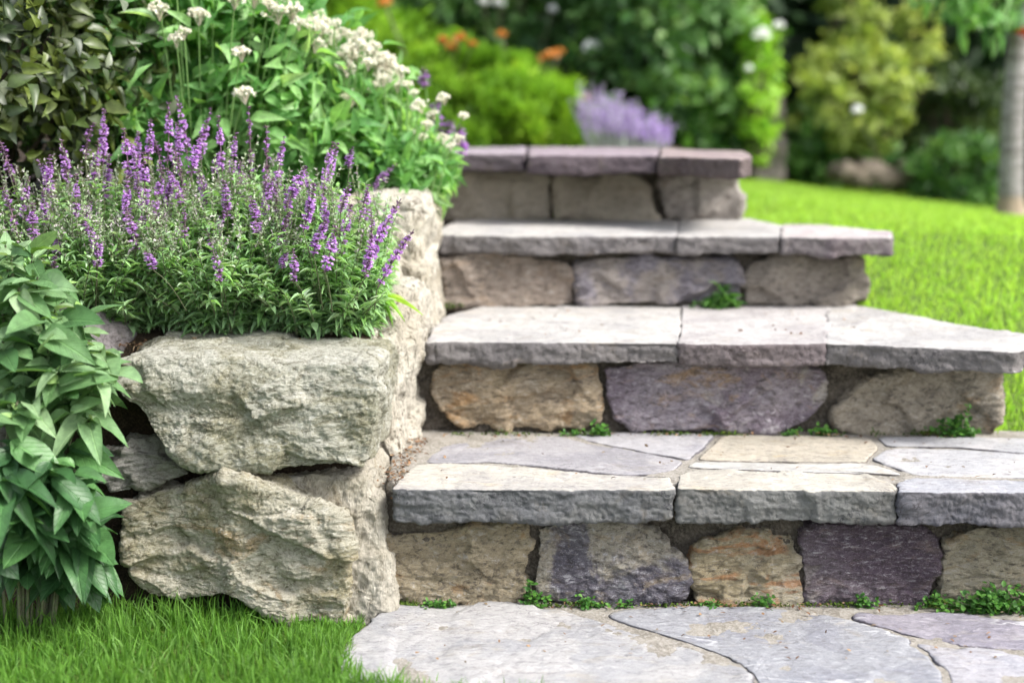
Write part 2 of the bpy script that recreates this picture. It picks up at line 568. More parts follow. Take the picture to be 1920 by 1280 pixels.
M_turf = simple_mat('turf_soil', (.10, .17, .025), (.06, .10, .018), 30, bump=0.8, dist=0.01, c3=(.16, .24, .05))
def turf_z(x, y):
    P2 = np.stack([x, y, np.zeros(len(x))], 1)
    z = lawn_z(x, y) + 0.006 * fbm(P2, 6, 3)
    # stay under the paving and the body of the stairs
    return z
P, q = soft_grid(-4.0, 5.0, -1.0, 8.0, 260, 300, turf_z)
def stair_zone(x, y):
    right = np.interp(y, [2.2, 2.324, 2.66, 2.70, 3.10, 3.14, 3.5, 3.56, 4.05], [1.35, 1.35, 1.35, 0.90, 0.86, 0.74, 0.62, 0.54, 0.54])
    return (x > -0.30) & (x < right) & (y > 2.26) & (y < 4.02)
m = stair_zone(P[:, 0], P[:, 1])
P[m, 2] = -0.04
pv = (P[:, 1] > 1.99) & (P[:, 1] < 2.33) & (P[:, 0] > -0.24)
P[pv, 2] = np.minimum(P[pv, 2], -0.012)
turf = mesh_obj('lawn_ground', P, q, M_turf, origin=(0, 0, 0))
tag(turf, kind='structure')

def bed_z(x, y):
    z = np.interp(y, [2.2, 2.42, 2.50, 2.72, 2.80, 2.95, 3.6, 5.5, 9], [0.30, 0.405, 0.445, 0.475, 0.56, 0.66, 0.70, 0.72, 0.70])
    return z * sstep(-2.5, -1.6, x) if False else z
def bed_grid_z(x, y):
    P2 = np.stack([x, y, np.zeros(len(x))], 1)
    z = bed_z(x, y) + 0.010 * fbm(P2, 14, 4, 0.6)
    z = np.where(y < 2.335, -0.03, z)
    left = sstep(-0.70, -0.86, x) * sstep(2.75, 2.55, y)  # the bank slopes away at the left
    return z * (1 - left) + left * np.minimum(z, (y - 2.30) * 1.1)
P, q = soft_grid(-3.2, -0.252, 2.24, 7.5, 200, 330, bed_grid_z)
bed = mesh_obj('soil_bed', P, q, M_soil, origin=(0, 0, 0))
tag(bed, kind='structure')
P, q = soft_grid(-0.24, 0.62, 4.0, 7.5, 60, 120, lambda x, y: 0.700 + 0.01 * fbm(np.stack([x, y, x * 0], 1), 12, 3))
tag(mesh_obj('upper_ground', P, q, M_soil, origin=(0, 0, 0)), kind='structure')

# ------------------------------------------------------------------ paving at the foot of the stairs
P, q = soft_grid(-0.235, 1.6, 1.975, 2.345, 260, 60, lambda x, y: 0.0115 + 0.0030 * fbm(np.stack([x, y, x * 0], 1), 25, 4, 0.6))
P[P[:, 0] < np.interp(P[:, 1], [2.0, 2.10, 2.2, 2.27, 2.32], [-0.232, -0.236, -0.225, -0.20, -0.185]), 2] = -0.03
path = mesh_obj('path', P, q, M_mortar_pale, origin=(0, 0, 0))
tag(path, kind='structure')
VEIN = (.80, .80, .82)
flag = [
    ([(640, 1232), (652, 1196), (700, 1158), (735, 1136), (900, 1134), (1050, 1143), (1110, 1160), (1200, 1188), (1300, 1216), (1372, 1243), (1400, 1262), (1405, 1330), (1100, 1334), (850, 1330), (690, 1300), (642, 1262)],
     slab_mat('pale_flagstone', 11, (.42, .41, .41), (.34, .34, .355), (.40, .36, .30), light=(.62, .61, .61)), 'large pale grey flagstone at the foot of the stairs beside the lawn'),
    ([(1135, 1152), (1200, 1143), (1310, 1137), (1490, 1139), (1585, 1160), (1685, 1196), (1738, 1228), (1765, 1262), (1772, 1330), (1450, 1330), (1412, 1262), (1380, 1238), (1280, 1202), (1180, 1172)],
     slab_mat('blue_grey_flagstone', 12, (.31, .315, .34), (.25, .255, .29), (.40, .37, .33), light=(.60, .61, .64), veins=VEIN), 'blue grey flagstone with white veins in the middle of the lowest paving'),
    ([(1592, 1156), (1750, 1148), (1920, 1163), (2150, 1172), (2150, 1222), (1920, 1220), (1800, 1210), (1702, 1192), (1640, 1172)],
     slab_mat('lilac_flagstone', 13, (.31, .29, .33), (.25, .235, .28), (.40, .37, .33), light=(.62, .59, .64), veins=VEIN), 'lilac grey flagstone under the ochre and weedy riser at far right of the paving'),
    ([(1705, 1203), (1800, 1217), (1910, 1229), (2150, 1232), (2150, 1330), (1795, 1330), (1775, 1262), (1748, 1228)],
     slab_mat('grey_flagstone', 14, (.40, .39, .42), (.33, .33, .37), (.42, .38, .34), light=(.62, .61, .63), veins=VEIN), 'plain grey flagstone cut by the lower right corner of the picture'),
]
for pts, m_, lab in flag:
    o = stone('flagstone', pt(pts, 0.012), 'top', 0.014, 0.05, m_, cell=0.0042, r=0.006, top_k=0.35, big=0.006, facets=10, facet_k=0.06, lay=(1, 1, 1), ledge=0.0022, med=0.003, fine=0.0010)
    tag(o, lab, 'flagstone', 'flagstones at the foot of the stairs')

# ------------------------------------------------------------------ the four steps
def mortar_body(parent, xl, xr, y0, y1, z0, z1, seed, mat=None, xr_back=None):
    xb = xr if xr_back is None else xr_back
    stone('mortar', [(xl, y0), (xr, y0), (xb, y1), (xl, y1)], 'top', z1, z1 - z0, mat or M_mortar, parent, cell=0.0055, r=0.006, facets=6, facet_k=0.05, big=0.005, ledge=0.001, med=0.0055, fine=0.0025, seed=seed, top_k=0.3)

def step_thing(label, x, y, z):
    return thing('stone_step', (x, y, z), label, 'step', 'steps of the stone staircase')

SLABK = dict(top_k=0.30, big=0.0035, facets=16, facet_k=0.045, ledge=0.0018, med=0.0028, fine=0.0022, r=0.005, lay=(1, 1, 2.6), cut=0.005)
RISK = dict(r=0.010, cut=0.008, big=0.005, facets=12, facet_k=0.16, ledge=0.002, med=0.0040, fine=0.0014, lay=(1, 1, 1.8))

TAN = ((.48, .40, .27), (.36, .30, .20), (.44, .24, .09))
# step 1
s1 = step_thing('lowest and widest stone step with cream and slate flagstones on its tread', 0.4, Y1, 0.0)
mortar_body(s1, -0.215, 1.45, Y1 + 0.021, Y2 + 0.03, -0.02, Z1 - 0.022, 101)
stone('tread_mortar', [(-0.215, Y1 + 0.012), (1.45, Y1 + 0.012), (1.45, Y2 + 0.04), (-0.215, Y2 + 0.04)], 'top', Z1 - 0.0035, 0.03, M_mortar_pale, s1, cell=0.005, r=0.006, facets=6, facet_k=0.02, big=0.002, ledge=0.0006, med=0.0028, fine=0.0016, seed=105, top_k=0.4)
for pts, m_, lab in [
    ([(724, 1004), (800, 992), (880, 987), (960, 982), (988, 985), (993, 1040), (990, 1080), (982, 1124), (940, 1136), (860, 1133), (780, 1131), (738, 1112), (722, 1060)],
     riser_mat('tan_schist', 21, *TAN), 'tan riser stone'),
    ([(1004, 988), (1040, 976), (1120, 975), (1190, 978), (1232, 1000), (1272, 1038), (1300, 1084), (1290, 1112), (1240, 1134), (1170, 1146), (1090, 1146), (1030, 1136), (1000, 1114), (997, 1080), (1008, 1030)],
     riser_mat('dark_slate', 22, (.13, .12, .15), (.20, .19, .22), (.40, .31, .19), light=(.62, .61, .64), patch=(.42, .38, .31), patch_r=(.49, .56)), 'dark blue grey riser stone'),
    ([(1314, 1016), (1345, 1010), (1390, 997), (1440, 995), (1495, 998), (1499, 1040), (1508, 1080), (1505, 1136), (1440, 1139), (1360, 1136), (1306, 1126), (1300, 1100), (1303, 1050)],
     riser_mat('ochre_stone', 23, (.52, .46, .34), (.42, .35, .22), (.50, .20, .06), stain_r=(.50, .60), dark_k=.6), 'ochre riser stone with rusty stains'),
    ([(1506, 1002), (1530, 986), (1600, 980), (1680, 980), (1732, 986), (1765, 1015), (1768, 1050), (1742, 1118), (1715, 1150), (1600, 1156), (1530, 1150), (1514, 1130), (1504, 1080)],
     riser_mat('purple_stone', 24, (.125, .09, .12), (.19, .15, .18), (.28, .21, .19), light=(.66, .63, .65), patch=(.34, .30, .28), patch_r=(.52, .60)), 'dark purple riser stone with white speckles'),
    ([(1780, 1002), (1830, 986), (1920, 984), (2010, 990), (2030, 1070), (2020, 1150), (1900, 1162), (1800, 1147), (1755, 1122), (1768, 1070)],
     riser_mat('buff_stone', 25, (.46, .41, .30), (.34, .30, .21), (.42, .28, .13)), 'buff riser stone'),
    ([(2045, 1000), (2120, 984), (2220, 990), (2230, 1150), (2120, 1160), (2040, 1150)],
     riser_mat('grey_riser_stone', 26, (.24, .22, .22), (.19, .17, .17), (.3, .22, .14)), None)]:
    o = stone('riser_stone', pf(wider(pts, 3.5, 2), Y1), 'front', Y1 - 0.004, 0.07, m_, s1, cell=0.0026, **RISK)
    if lab: o['label'] = lab
T1 = [
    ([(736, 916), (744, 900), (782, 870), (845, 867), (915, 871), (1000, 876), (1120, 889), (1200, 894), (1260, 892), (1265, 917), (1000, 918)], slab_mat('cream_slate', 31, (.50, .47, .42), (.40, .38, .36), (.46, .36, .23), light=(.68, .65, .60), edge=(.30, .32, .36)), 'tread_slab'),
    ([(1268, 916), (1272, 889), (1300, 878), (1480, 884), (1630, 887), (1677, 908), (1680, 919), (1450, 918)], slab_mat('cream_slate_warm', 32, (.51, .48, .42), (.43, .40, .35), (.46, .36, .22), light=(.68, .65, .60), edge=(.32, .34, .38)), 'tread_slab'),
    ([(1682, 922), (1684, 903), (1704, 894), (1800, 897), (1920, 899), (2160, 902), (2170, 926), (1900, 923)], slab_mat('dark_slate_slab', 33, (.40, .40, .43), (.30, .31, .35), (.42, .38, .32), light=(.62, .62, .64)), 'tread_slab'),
    ([(796, 866), (812, 848), (870, 821), (960, 813), (1055, 818), (1100, 830), (1200, 846), (1286, 862), (1266, 880), (1215, 888), (1150, 886), (1095, 881), (1035, 874), (1000, 870), (920, 865)], slab_mat('lilac_slate', 34, (.37, .355, .37), (.29, .28, .30), (.42, .39, .35), light=(.60, .59, .62)), 'flagstone'),
    ([(1064, 812), (1200, 809), (1342, 812), (1322, 835), (1294, 860), (1200, 844), (1110, 827)], slab_mat('grey_slate_back', 35, (.42, .41, .43), (.35, .34, .37), (.45, .40, .34)), 'flagstone'),
    ([(1286, 874), (1302, 863), (1480, 867), (1628, 867), (1668, 876), (1700, 890), (1640, 886), (1480, 882), (1330, 877)], slab_mat('cream_strip', 36, (.54, .52, .48), (.46, .45, .43), (.50, .42, .30)), 'flagstone'),
    ([(1352, 815), (1500, 814), (1634, 819), (1650, 840), (1622, 864), (1480, 864), (1306, 860)], slab_mat('yellow_cream_slate', 37, (.49, .44, .36), (.40, .365, .30), (.46, .35, .20), light=(.66, .62, .54), dark_k=.65), 'flagstone'),
    ([(1632, 858), (1662, 838), (1800, 840), (1920, 849), (2160, 860), (2170, 897), (1920, 894), (1800, 892), (1712, 888), (1676, 874)], slab_mat('pale_grey_slate', 38, (.50, .49, .50), (.42, .42, .44), (.50, .44, .36)), 'flagstone'),
    ([(1642, 818), (1780, 816), (1980, 822), (2160, 830), (2160, 857), (1900, 846), (1800, 837), (1662, 835)], slab_mat('pale_grey_slate_back', 39, (.47, .46, .47), (.40, .40, .42), (.46, .42, .36)), 'flagstone')]
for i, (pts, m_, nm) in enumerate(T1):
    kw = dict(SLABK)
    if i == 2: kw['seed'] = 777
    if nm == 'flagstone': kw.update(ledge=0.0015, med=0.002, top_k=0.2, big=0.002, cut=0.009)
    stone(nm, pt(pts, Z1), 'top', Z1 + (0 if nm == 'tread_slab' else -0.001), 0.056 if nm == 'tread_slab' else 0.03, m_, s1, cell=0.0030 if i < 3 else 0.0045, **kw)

# step 2
SLATE = dict(base=(.50, .48, .46), alt=(.40, .385, .38), dark=(.12, .11, .12), light=(.65, .63, .62))
def step(label, Yr, Yb, Z, Zb, slabs, risers, body, cell_s, cell_r, thick, seed):
    s_ = step_thing(label, 0.3, Yr, Zb)
    mortar_body(s_, body[0], body[1], Yr + 0.021, Yb + 0.03, Zb - 0.03, Z - thick * 0.6, seed, xr_back=body[2])
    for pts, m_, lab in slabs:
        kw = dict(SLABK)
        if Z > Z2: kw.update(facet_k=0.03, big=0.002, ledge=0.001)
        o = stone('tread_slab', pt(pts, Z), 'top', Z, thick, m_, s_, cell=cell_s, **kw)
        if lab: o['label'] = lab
    for pts, m_, lab in risers:
        o = stone('riser_stone', pf(wider(pts, 3, 1.5), Yr), 'front', Yr, 0.08, m_, s_, cell=cell_r, **RISK)
        if lab: o['label'] = lab
    return s_

step('second stone step from the bottom with a purple mottled riser stone in its middle', Y2, Y3, Z2, Z1,
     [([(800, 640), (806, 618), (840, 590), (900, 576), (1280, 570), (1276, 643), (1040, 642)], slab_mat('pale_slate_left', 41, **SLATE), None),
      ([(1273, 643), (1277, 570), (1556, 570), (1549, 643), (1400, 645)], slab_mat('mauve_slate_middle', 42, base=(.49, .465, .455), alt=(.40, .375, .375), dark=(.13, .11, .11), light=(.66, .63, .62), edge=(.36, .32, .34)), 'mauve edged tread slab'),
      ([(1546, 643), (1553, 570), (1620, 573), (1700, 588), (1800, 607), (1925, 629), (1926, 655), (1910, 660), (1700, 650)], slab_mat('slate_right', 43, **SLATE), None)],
     [([(806, 694), (850, 676), (950, 672), (1060, 675), (1104, 686), (1118, 740), (1126, 800), (1080, 808), (960, 808), (870, 795), (828, 772), (806, 740)],
       riser_mat('tan_pink_stone', 44, (.54, .42, .28), (.40, .32, .23), (.54, .28, .09), light=(.76, .70, .60)), 'tan riser stone with an orange tint'),
      ([(1130, 688), (1200, 680), (1350, 682), (1480, 680), (1540, 685), (1562, 715), (1556, 750), (1522, 790), (1460, 808), (1320, 812), (1180, 806), (1152, 790), (1138, 740)],
       riser_mat('mauve_stone', 45, (.26, .21, .26), (.38, .33, .37), (.54, .33, .13), light=(.76, .73, .76), patch=(.52, .47, .43), patch_r=(.56, .66)), 'mauve riser stone with white blotches'),
      ([(1560, 772), (1590, 745), (1622, 715), (1680, 698), (1760, 690), (1868, 684), (1875, 740), (1872, 822), (1760, 822), (1620, 818), (1572, 802)],
       riser_mat('brown_grey_stone', 46, (.44, .38, .30), (.33, .29, .23), (.42, .28, .15), light=(.68, .63, .55)), 'brown grey riser stone')],
     (-0.205, 0.93, 0.80), 0.0038, 0.0036, 0.043, 102)

step('third stone step from the bottom with grey riser stones and a grass tuft', Y3, Y4, Z3, Z2,
     [([(822, 440), (826, 425), (860, 408), (1275, 408), (1270, 442), (1000, 443)], slab_mat('slate_third_left', 51, **SLATE), None),
      ([(1269, 443), (1273, 408), (1400, 408), (1466, 421), (1464, 444)], slab_mat('slate_third_middle', 52, **SLATE), None),
      ([(1463, 444), (1465, 420), (1520, 420), (1600, 426), (1672, 434), (1674, 445), (1560, 446)], slab_mat('slate_third_right', 53, base=(.50, .46, .45), alt=(.38, .32, .34), dark=(.14, .12, .13), light=(.70, .68, .66)), None)],
     [([(830, 482), (900, 477), (1030, 480), (1066, 490), (1080, 540), (1080, 575), (960, 577), (830, 574)], riser_mat('brown_stone', 54, (.38, .31, .26), (.29, .24, .20), (.38, .28, .20), light=(.58, .53, .48)), None),
      ([(1086, 489), (1150, 483), (1260, 485), (1370, 487), (1390, 520), (1391, 570), (1240, 574), (1090, 572), (1083, 530)], riser_mat('half_slate_stone', 55, (.42, .37, .34), (.25, .23, .27), (.31, .26, .21), light=(.52, .48, .46)), 'riser stone turning from tan to slate grey'),
      ([(1402, 492), (1450, 482), (1560, 478), (1614, 485), (1632, 520), (1630, 572), (1500, 574), (1402, 572), (1395, 530)], riser_mat('grey_brown_stone', 56, (.40, .35, .30), (.30, .26, .22), (.34, .27, .20), light=(.50, .46, .42)), None)],
     (-0.20, 0.77, 0.55), 0.005, 0.005, 0.040, 103)

step('highest and narrowest stone step with purple edged cap slabs', Y4, Y5, Z4, Z3,
     [([(818, 288), (822, 276), (988, 275), (985, 289)], slab_mat('purple_slate_left', 61, base=(.34, .29, .32), alt=(.26, .22, .25), dark=(.12, .10, .11), light=(.56, .52, .54)), None),
      ([(988, 291), (991, 275), (1238, 277), (1234, 292)], slab_mat('purple_slate_middle', 62, base=(.32, .26, .29), alt=(.25, .20, .23), dark=(.12, .10, .11), light=(.54, .50, .52)), None),
      ([(1237, 293), (1241, 278), (1395, 283), (1407, 288), (1408, 296), (1390, 298)], slab_mat('brown_purple_slate', 63, base=(.35, .28, .27), alt=(.27, .21, .21), dark=(.12, .10, .10), light=(.54, .50, .50)), 'brownish cap slab')],
     [([(800, 323), (940, 320), (1020, 325), (1033, 380), (1028, 412), (920, 414), (800, 414)], riser_mat('beige_stone', 64, (.54, .48, .40), (.45, .40, .33), (.38, .31, .24), light=(.55, .51, .46), dark_k=.4), None),
      ([(1036, 330), (1100, 325), (1192, 325), (1226, 350), (1232, 414), (1130, 415), (1042, 414)], riser_mat('warm_beige_stone', 65, (.56, .50, .41), (.47, .41, .33), (.38, .31, .24), light=(.56, .52, .46), dark_k=.4), None),
      ([(1241, 338), (1300, 332), (1374, 331), (1389, 365), (1391, 412), (1310, 414), (1247, 414)], riser_mat('grey_beige_stone', 66, (.48, .44, .40), (.40, .36, .33), (.34, .28, .24), light=(.52, .48, .46), dark_k=.4), None)],
     (-0.18, 0.56, 0.54), 0.006, 0.006, 0.042, 104)

# ------------------------------------------------------------------ the dry stone retaining wall on the left
YB = 2.245
GW = 'boulders of the retaining wall'
def warp_a(Q):
    Q = Q.copy()
    k = sstep(-0.245, -0.215, Q[:, 0]) * sstep(0.345, 0.27, Q[:, 2]) * sstep(YB + 0.005, YB + 0.05, Q[:, 1])
    Q[:, 2] -= 0.050 * k
    k2 = sstep(0.40, 0.45, Q[:, 2])
    Q[:, 1] += 0.014 * k2 * sstep(YB + 0.1, YB, Q[:, 1])
    return Q
def extra_a(Q, N):
    # a broad chip across the lower left and a scooped middle
    p = at_y(300, 790, YB)
    d = np.hypot((Q[:, 0] - p[0]) * 0.8, (Q[:, 2] - p[2]) * 1.6)
    return -0.006 * sstep(0.09, 0.02, d) + 0.004 * fbm(Q, 12, 3, 0.6, 5.0)
ba = stone('boulder', pf([(196, 700), (205, 684), (262, 672), (400, 668), (520, 678), (640, 682), (704, 684), (716, 702), (712, 760), (700, 830), (690, 874), (640, 880), (560, 881), (430, 885), (355, 878), (325, 858), (278, 812), (255, 770), (218, 745), (200, 718)], YB),
           'front', YB, 0.30, M_boulder_a, cell=0.0023, r=0.010, rough=1.0, facets=44, facet_k=0.15, big=0.004, ledge=0.0020, med=0.0030, fine=0.0028, lay=(1, 1, 1.7), extra=extra_a, warp=warp_a, seed=3, top_k=0.55)
tag(ba, 'big grey green boulder with a pale flat top under the purple flowers', 'boulder', GW)

A0, A1 = at_y(395, 938, YB), at_y(655, 1045, YB)
def extra_b(Q, N):
    dx, dz = A1[0] - A0[0], A1[2] - A0[2]
    L = math.hypot(dx, dz)
    ux, uz = dx / L, dz / L
    nz = 0.010 * fbm(Q, 22, 4, 0.6, 2.0)
    s = -(Q[:, 0] - A0[0]) * uz + (Q[:, 2] - A0[2]) * ux + nz - 0.012 * np.sin(np.clip(((Q[:, 0] - A0[0]) * ux) / L, 0, 1) * math.pi) * -1
    xe = Q[:, 0] - at_y(404, 930, YB)[0] + nz
    return 0.015 * sstep(-0.004, 0.006, s) * sstep(-0.006, 0.012, xe) * (0.45 + 0.55 * sstep(0.0, 0.06, xe)) * np.where(N[:, 1] < -0.3, 1, 0) + 0.006 * fbm(Q, 12, 3, 0.6, 8.0)
def warp_b(Q):
    Q = Q.copy()
    Q[:, 1] += 0.035 * sstep(-0.44, -0.56, Q[:, 0]) * sstep(YB + 0.2, YB, Q[:, 1])
    return Q
bb = stone('boulder', pf([(212, 990), (228, 945), (300, 926), (385, 908), (402, 888), (450, 897), (540, 922), (600, 940), (640, 955), (652, 1000), (655, 1100), (652, 1184), (600, 1182), (530, 1162), (472, 1136), (430, 1118), (340, 1134), (270, 1136), (238, 1112), (215, 1050)], YB),
           'front', YB - 0.002, 0.13, M_boulder_b, cell=0.0023, r=0.010, facets=44, facet_k=0.15, big=0.004, ledge=0.0022, med=0.0032, fine=0.0028, lay=(1, 1, 1.7), extra=extra_b, warp=warp_b, seed=11)
tag(bb, 'big olive grey boulder with a folded overhanging ledge above the lawn', 'boulder', GW)
# pale rough stone whose side shows between the ledge boulder and the lowest riser
bd = stone('boulder', pf([(490, 880), (600, 872), (690, 876), (722, 914), (735, 985), (738, 1060), (742, 1130), (722, 1150), (640, 1160), (560, 1150), (530, 1050)], YB + 0.085),
           'front', YB + 0.035, 0.20, S('rough_buff_stone', (.56, .52, .44), (.42, .38, .30), (.34, .27, .16), (.15, .13, .09), (.74, .70, .62), 8.0, stretch=(1.6, 1.6, 1.0), dark_k=.6, light_k=.55), cell=0.0028, r=0.022, facets=18, facet_k=0.16, big=0.006, med=0.0038, ledge=0.0022, fine=0.0025, lay=(1.3, 1.3, 1), seed=19)
tag(bd, 'rough buff stone showing its side between the ledge boulder and the lowest riser', 'boulder', GW)
bc = stone('boulder', pf([(152, 852), (200, 834), (250, 838), (300, 853), (352, 884), (356, 898), (290, 915), (215, 932), (185, 918), (160, 880)], YB + 0.03),
           'front', YB + 0.035, 0.20, M_boulder_c, cell=0.0026, r=0.012, facets=10, facet_k=0.15, ledge=0.004, lay=(1, 1, 3.5), seed=23)
tag(bc, 'small flat grey wedge stone packed at the left between the two big boulders', 'boulder', GW)
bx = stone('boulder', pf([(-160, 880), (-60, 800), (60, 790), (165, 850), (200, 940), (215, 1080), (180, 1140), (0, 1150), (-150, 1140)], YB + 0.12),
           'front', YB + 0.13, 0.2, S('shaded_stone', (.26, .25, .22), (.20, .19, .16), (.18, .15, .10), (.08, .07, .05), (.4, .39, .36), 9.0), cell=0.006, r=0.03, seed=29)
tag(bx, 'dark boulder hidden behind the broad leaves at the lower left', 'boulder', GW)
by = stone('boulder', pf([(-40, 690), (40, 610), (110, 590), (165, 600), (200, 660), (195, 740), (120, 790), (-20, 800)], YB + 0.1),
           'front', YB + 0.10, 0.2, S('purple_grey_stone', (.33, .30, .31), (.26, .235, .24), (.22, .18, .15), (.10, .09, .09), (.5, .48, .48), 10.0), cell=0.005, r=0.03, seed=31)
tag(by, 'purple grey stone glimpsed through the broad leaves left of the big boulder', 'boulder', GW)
# the side of the wall running up along the stairs
WK = dict(facets=20, facet_k=0.20, big=0.008, ledge=0.0024, med=0.0045, fine=0.0028, lay=(1.3, 1.3, 0.9))
def side_warp(slope, y0):
    def f(Q):
        Q = Q.copy()
        Q[:, 0] += slope * (Q[:, 1] - y0)
        return Q
    return f
w1 = stone('boulder', [(2.50, 0.20), (2.53, 0.44), (2.60, 0.50), (2.72, 0.52), (2.80, 0.50), (2.81, 0.34), (2.78, 0.20)], 'side', -0.205, 0.24, M_wall, cell=0.0034, r=0.030, warp=side_warp(0.14, 2.5), seed=37, **WK)
tag(w1, 'tall cream stone of the wall side behind the big grey green boulder', 'boulder', GW)
w2 = stone('boulder', [(2.80, 0.38), (2.80, 0.60), (2.84, 0.665), (2.95, 0.68), (3.12, 0.67), (3.15, 0.50), (3.12, 0.36)], 'side', -0.172, 0.26, M_wall2, cell=0.0042, r=0.030, warp=side_warp(0.04, 2.8), seed=41, **WK)
tag(w2, 'large cream block of the wall behind the purple flower spikes beside the third step', 'boulder', GW)
w3 = stone('boulder', [(3.16, 0.50), (3.17, 0.66), (3.22, 0.715), (3.45, 0.72), (3.53, 0.70), (3.53, 0.50)], 'side', -0.180, 0.25, M_wall, cell=0.006, r=0.03, seed=43, **WK)
tag(w3, 'farthest cream block of the wall side below the white flowering plant', 'boulder', GW)
w4 = stone('boulder', [(2.66, 0.36), (2.67, 0.52), (2.72, 0.575), (2.79, 0.57), (2.80, 0.38)], 'side', -0.215, 0.16, M_wall2, cell=0.005, r=0.025, seed=47, **WK)
tag(w4, 'small cream stone wedged on the wall between the two tall cream blocks', 'boulder', GW)

# ------------------------------------------------------------------ leaves
def leaf_template(n=4, fold=0.25, curl=0.35, point=1.0, base=0.5, wav=0.0):
    t = np.linspace(0, 1, n + 1)
    w = np.sin(np.pi * np.clip(t, 0, 1) ** base) ** point * 0.5
    w[0] = 0.04
    w[-1] = 0.0
    V = []
    for i in range(n + 1):
        z = -curl * t[i] ** 2
        ww = w[i]
        V += [(-ww, t[i], z + fold * ww + wav * math.sin(i * 2.1)), (0, t[i], z), (ww, t[i], z + fold * ww - wav * math.sin(i * 2.1))]
    Fq = []
    for i in range(n):
        a = 3 * i
        Fq += [(a, a + 1, a + 4, a + 3), (a + 1, a + 2, a + 5, a + 4)]
    return np.array(V), np.array(Fq)

def unit(v):
    return v / np.maximum(np.linalg.norm(v, axis=-1, keepdims=True), 1e-9)

_pr = np.random.RandomState(99)
def place(tmpl, pos, dirn, up, length, width, rnd):
    """copies of a template (x width, y length, z up) as one mesh"""
    TV, TF = tmpl
    pos = np.asarray(pos, float); n = len(pos)
    Y = unit(np.asarray(dirn, float))
    X = unit(np.cross(Y, np.asarray(up, float) + 1e-4))
    Zv = np.cross(X, Y)
    length = np.broadcast_to(length, n)[:, None, None]
    width = np.broadcast_to(width, n)[:, None, None]
    V = pos[:, None, :] + X[:, None, :] * TV[None, :, 0:1] * width + Y[:, None, :] * TV[None, :, 1:2] * length + Zv[:, None, :] * TV[None, :, 2:3] * length * _pr.uniform(0.1, 2.0, n)[:, None, None]
    Fq = TF[None] + (np.arange(n) * len(TV))[:, None, None]
    return V.reshape(-1, 3), Fq.reshape(-1, TF.shape[1]), np.repeat(rnd, len(TV))

def join(parts):
    V, Fq, R, o = [], [], [], 0
    for v, f, r in parts:
        V.append(v); Fq.append(f + o); R.append(r); o += len(v)
    return np.concatenate(V), np.concatenate(Fq), np.concatenate(R)

def tubes(paths, radii, sides=4, rv=0.5):
    """paths: list of (n,3); radii: list of (n,)"""
    V, Fq, o = [], [], 0
    ang = np.arange(sides) / sides * 2 * np.pi
    for p, r in zip(paths, radii):
        p = np.asarray(p, float); n = len(p)
        t = unit(np.gradient(p, axis=0))
        a = np.where(np.abs(t[:, 2:3]) > 0.9, np.array([[1.0, 0, 0]]), np.array([[0, 0, 1.0]]))
        X = unit(np.cross(t, a)); Yv = np.cross(t, X)
        r = np.broadcast_to(r, n)
        ring = p[:, None] + (X[:, None] * np.cos(ang)[None, :, None] + Yv[:, None] * np.sin(ang)[None, :, None]) * r[:, None, None]
        V.append(ring.reshape(-1, 3))
        idx = o + np.arange(n * sides).reshape(n, sides)
        q = np.stack([idx[:-1], np.roll(idx[:-1], -1, 1), np.roll(idx[1:], -1, 1), idx[1:]], -1).reshape(-1, 4)
        Fq.append(q); o += n * sides
    V = np.concatenate(V)
    return V, np.concatenate(Fq), np.full(len(V), rv)

def sphere_pts(rs, n):
    return unit(rs.normal(size=(n, 3)))

LEAF_S = leaf_template(4, 0.25, 0.30, 0.9, 0.62)
LEAF_B = leaf_template(7, 0.22, 0.38, 0.75, 0.72, 0.012)
LEAF_R = leaf_template(3, 0.15, 0.15, 0.6, 0.8)
LEAF_N = leaf_template(3, 0.3, 0.35, 1.0, 0.6)

# ------------------------------------------------------------------ grass
def blades(name, P0, h, w, lean, mat, seed, segs=3):
    rs = np.random.RandomState(seed)
    n = len(P0)
    a = rs.uniform(0, 2 * np.pi, n)
    ld = np.stack([np.cos(a), np.sin(a), np.zeros(n)], 1)
    wa = rs.uniform(0, 2 * np.pi, n)
    wd = np.stack([np.cos(wa), np.sin(wa), np.zeros(n)], 1)
    L = np.abs(rs.normal(0, 1, n)) * lean
    V = np.zeros((n, 2 * segs + 2, 3))
    for i in range(segs + 1):
        t = i / segs
        c = P0 + np.array([0, 0, 1.0]) * (h * (t - 0.25 * L * t * t))[:, None] + ld * (h * L * t * t)[:, None]
        ww = (w * (1 - 0.9 * t ** 1.5))[:, None] * wd
        V[:, 2 * i], V[:, 2 * i + 1] = c - ww, c + ww
    tf = np.array([(2 * i, 2 * i + 1, 2 * i + 3, 2 * i + 2) for i in range(segs)])
    Fq = (tf[None] + (np.arange(n) * (2 * segs + 2))[:, None, None]).reshape(-1, 4)
    pat = np.clip(0.5 + 0.9 * fbm(P0, 3.2, 4, 0.6, 4.4), 0, 1)
    o = mesh_obj(name, V.reshape(-1, 3), Fq, mat, origin=(0, 0, 0), rnd=np.repeat(0.45 * rs.rand(n) + 0.55 * pat, 2 * segs + 2))
    return o

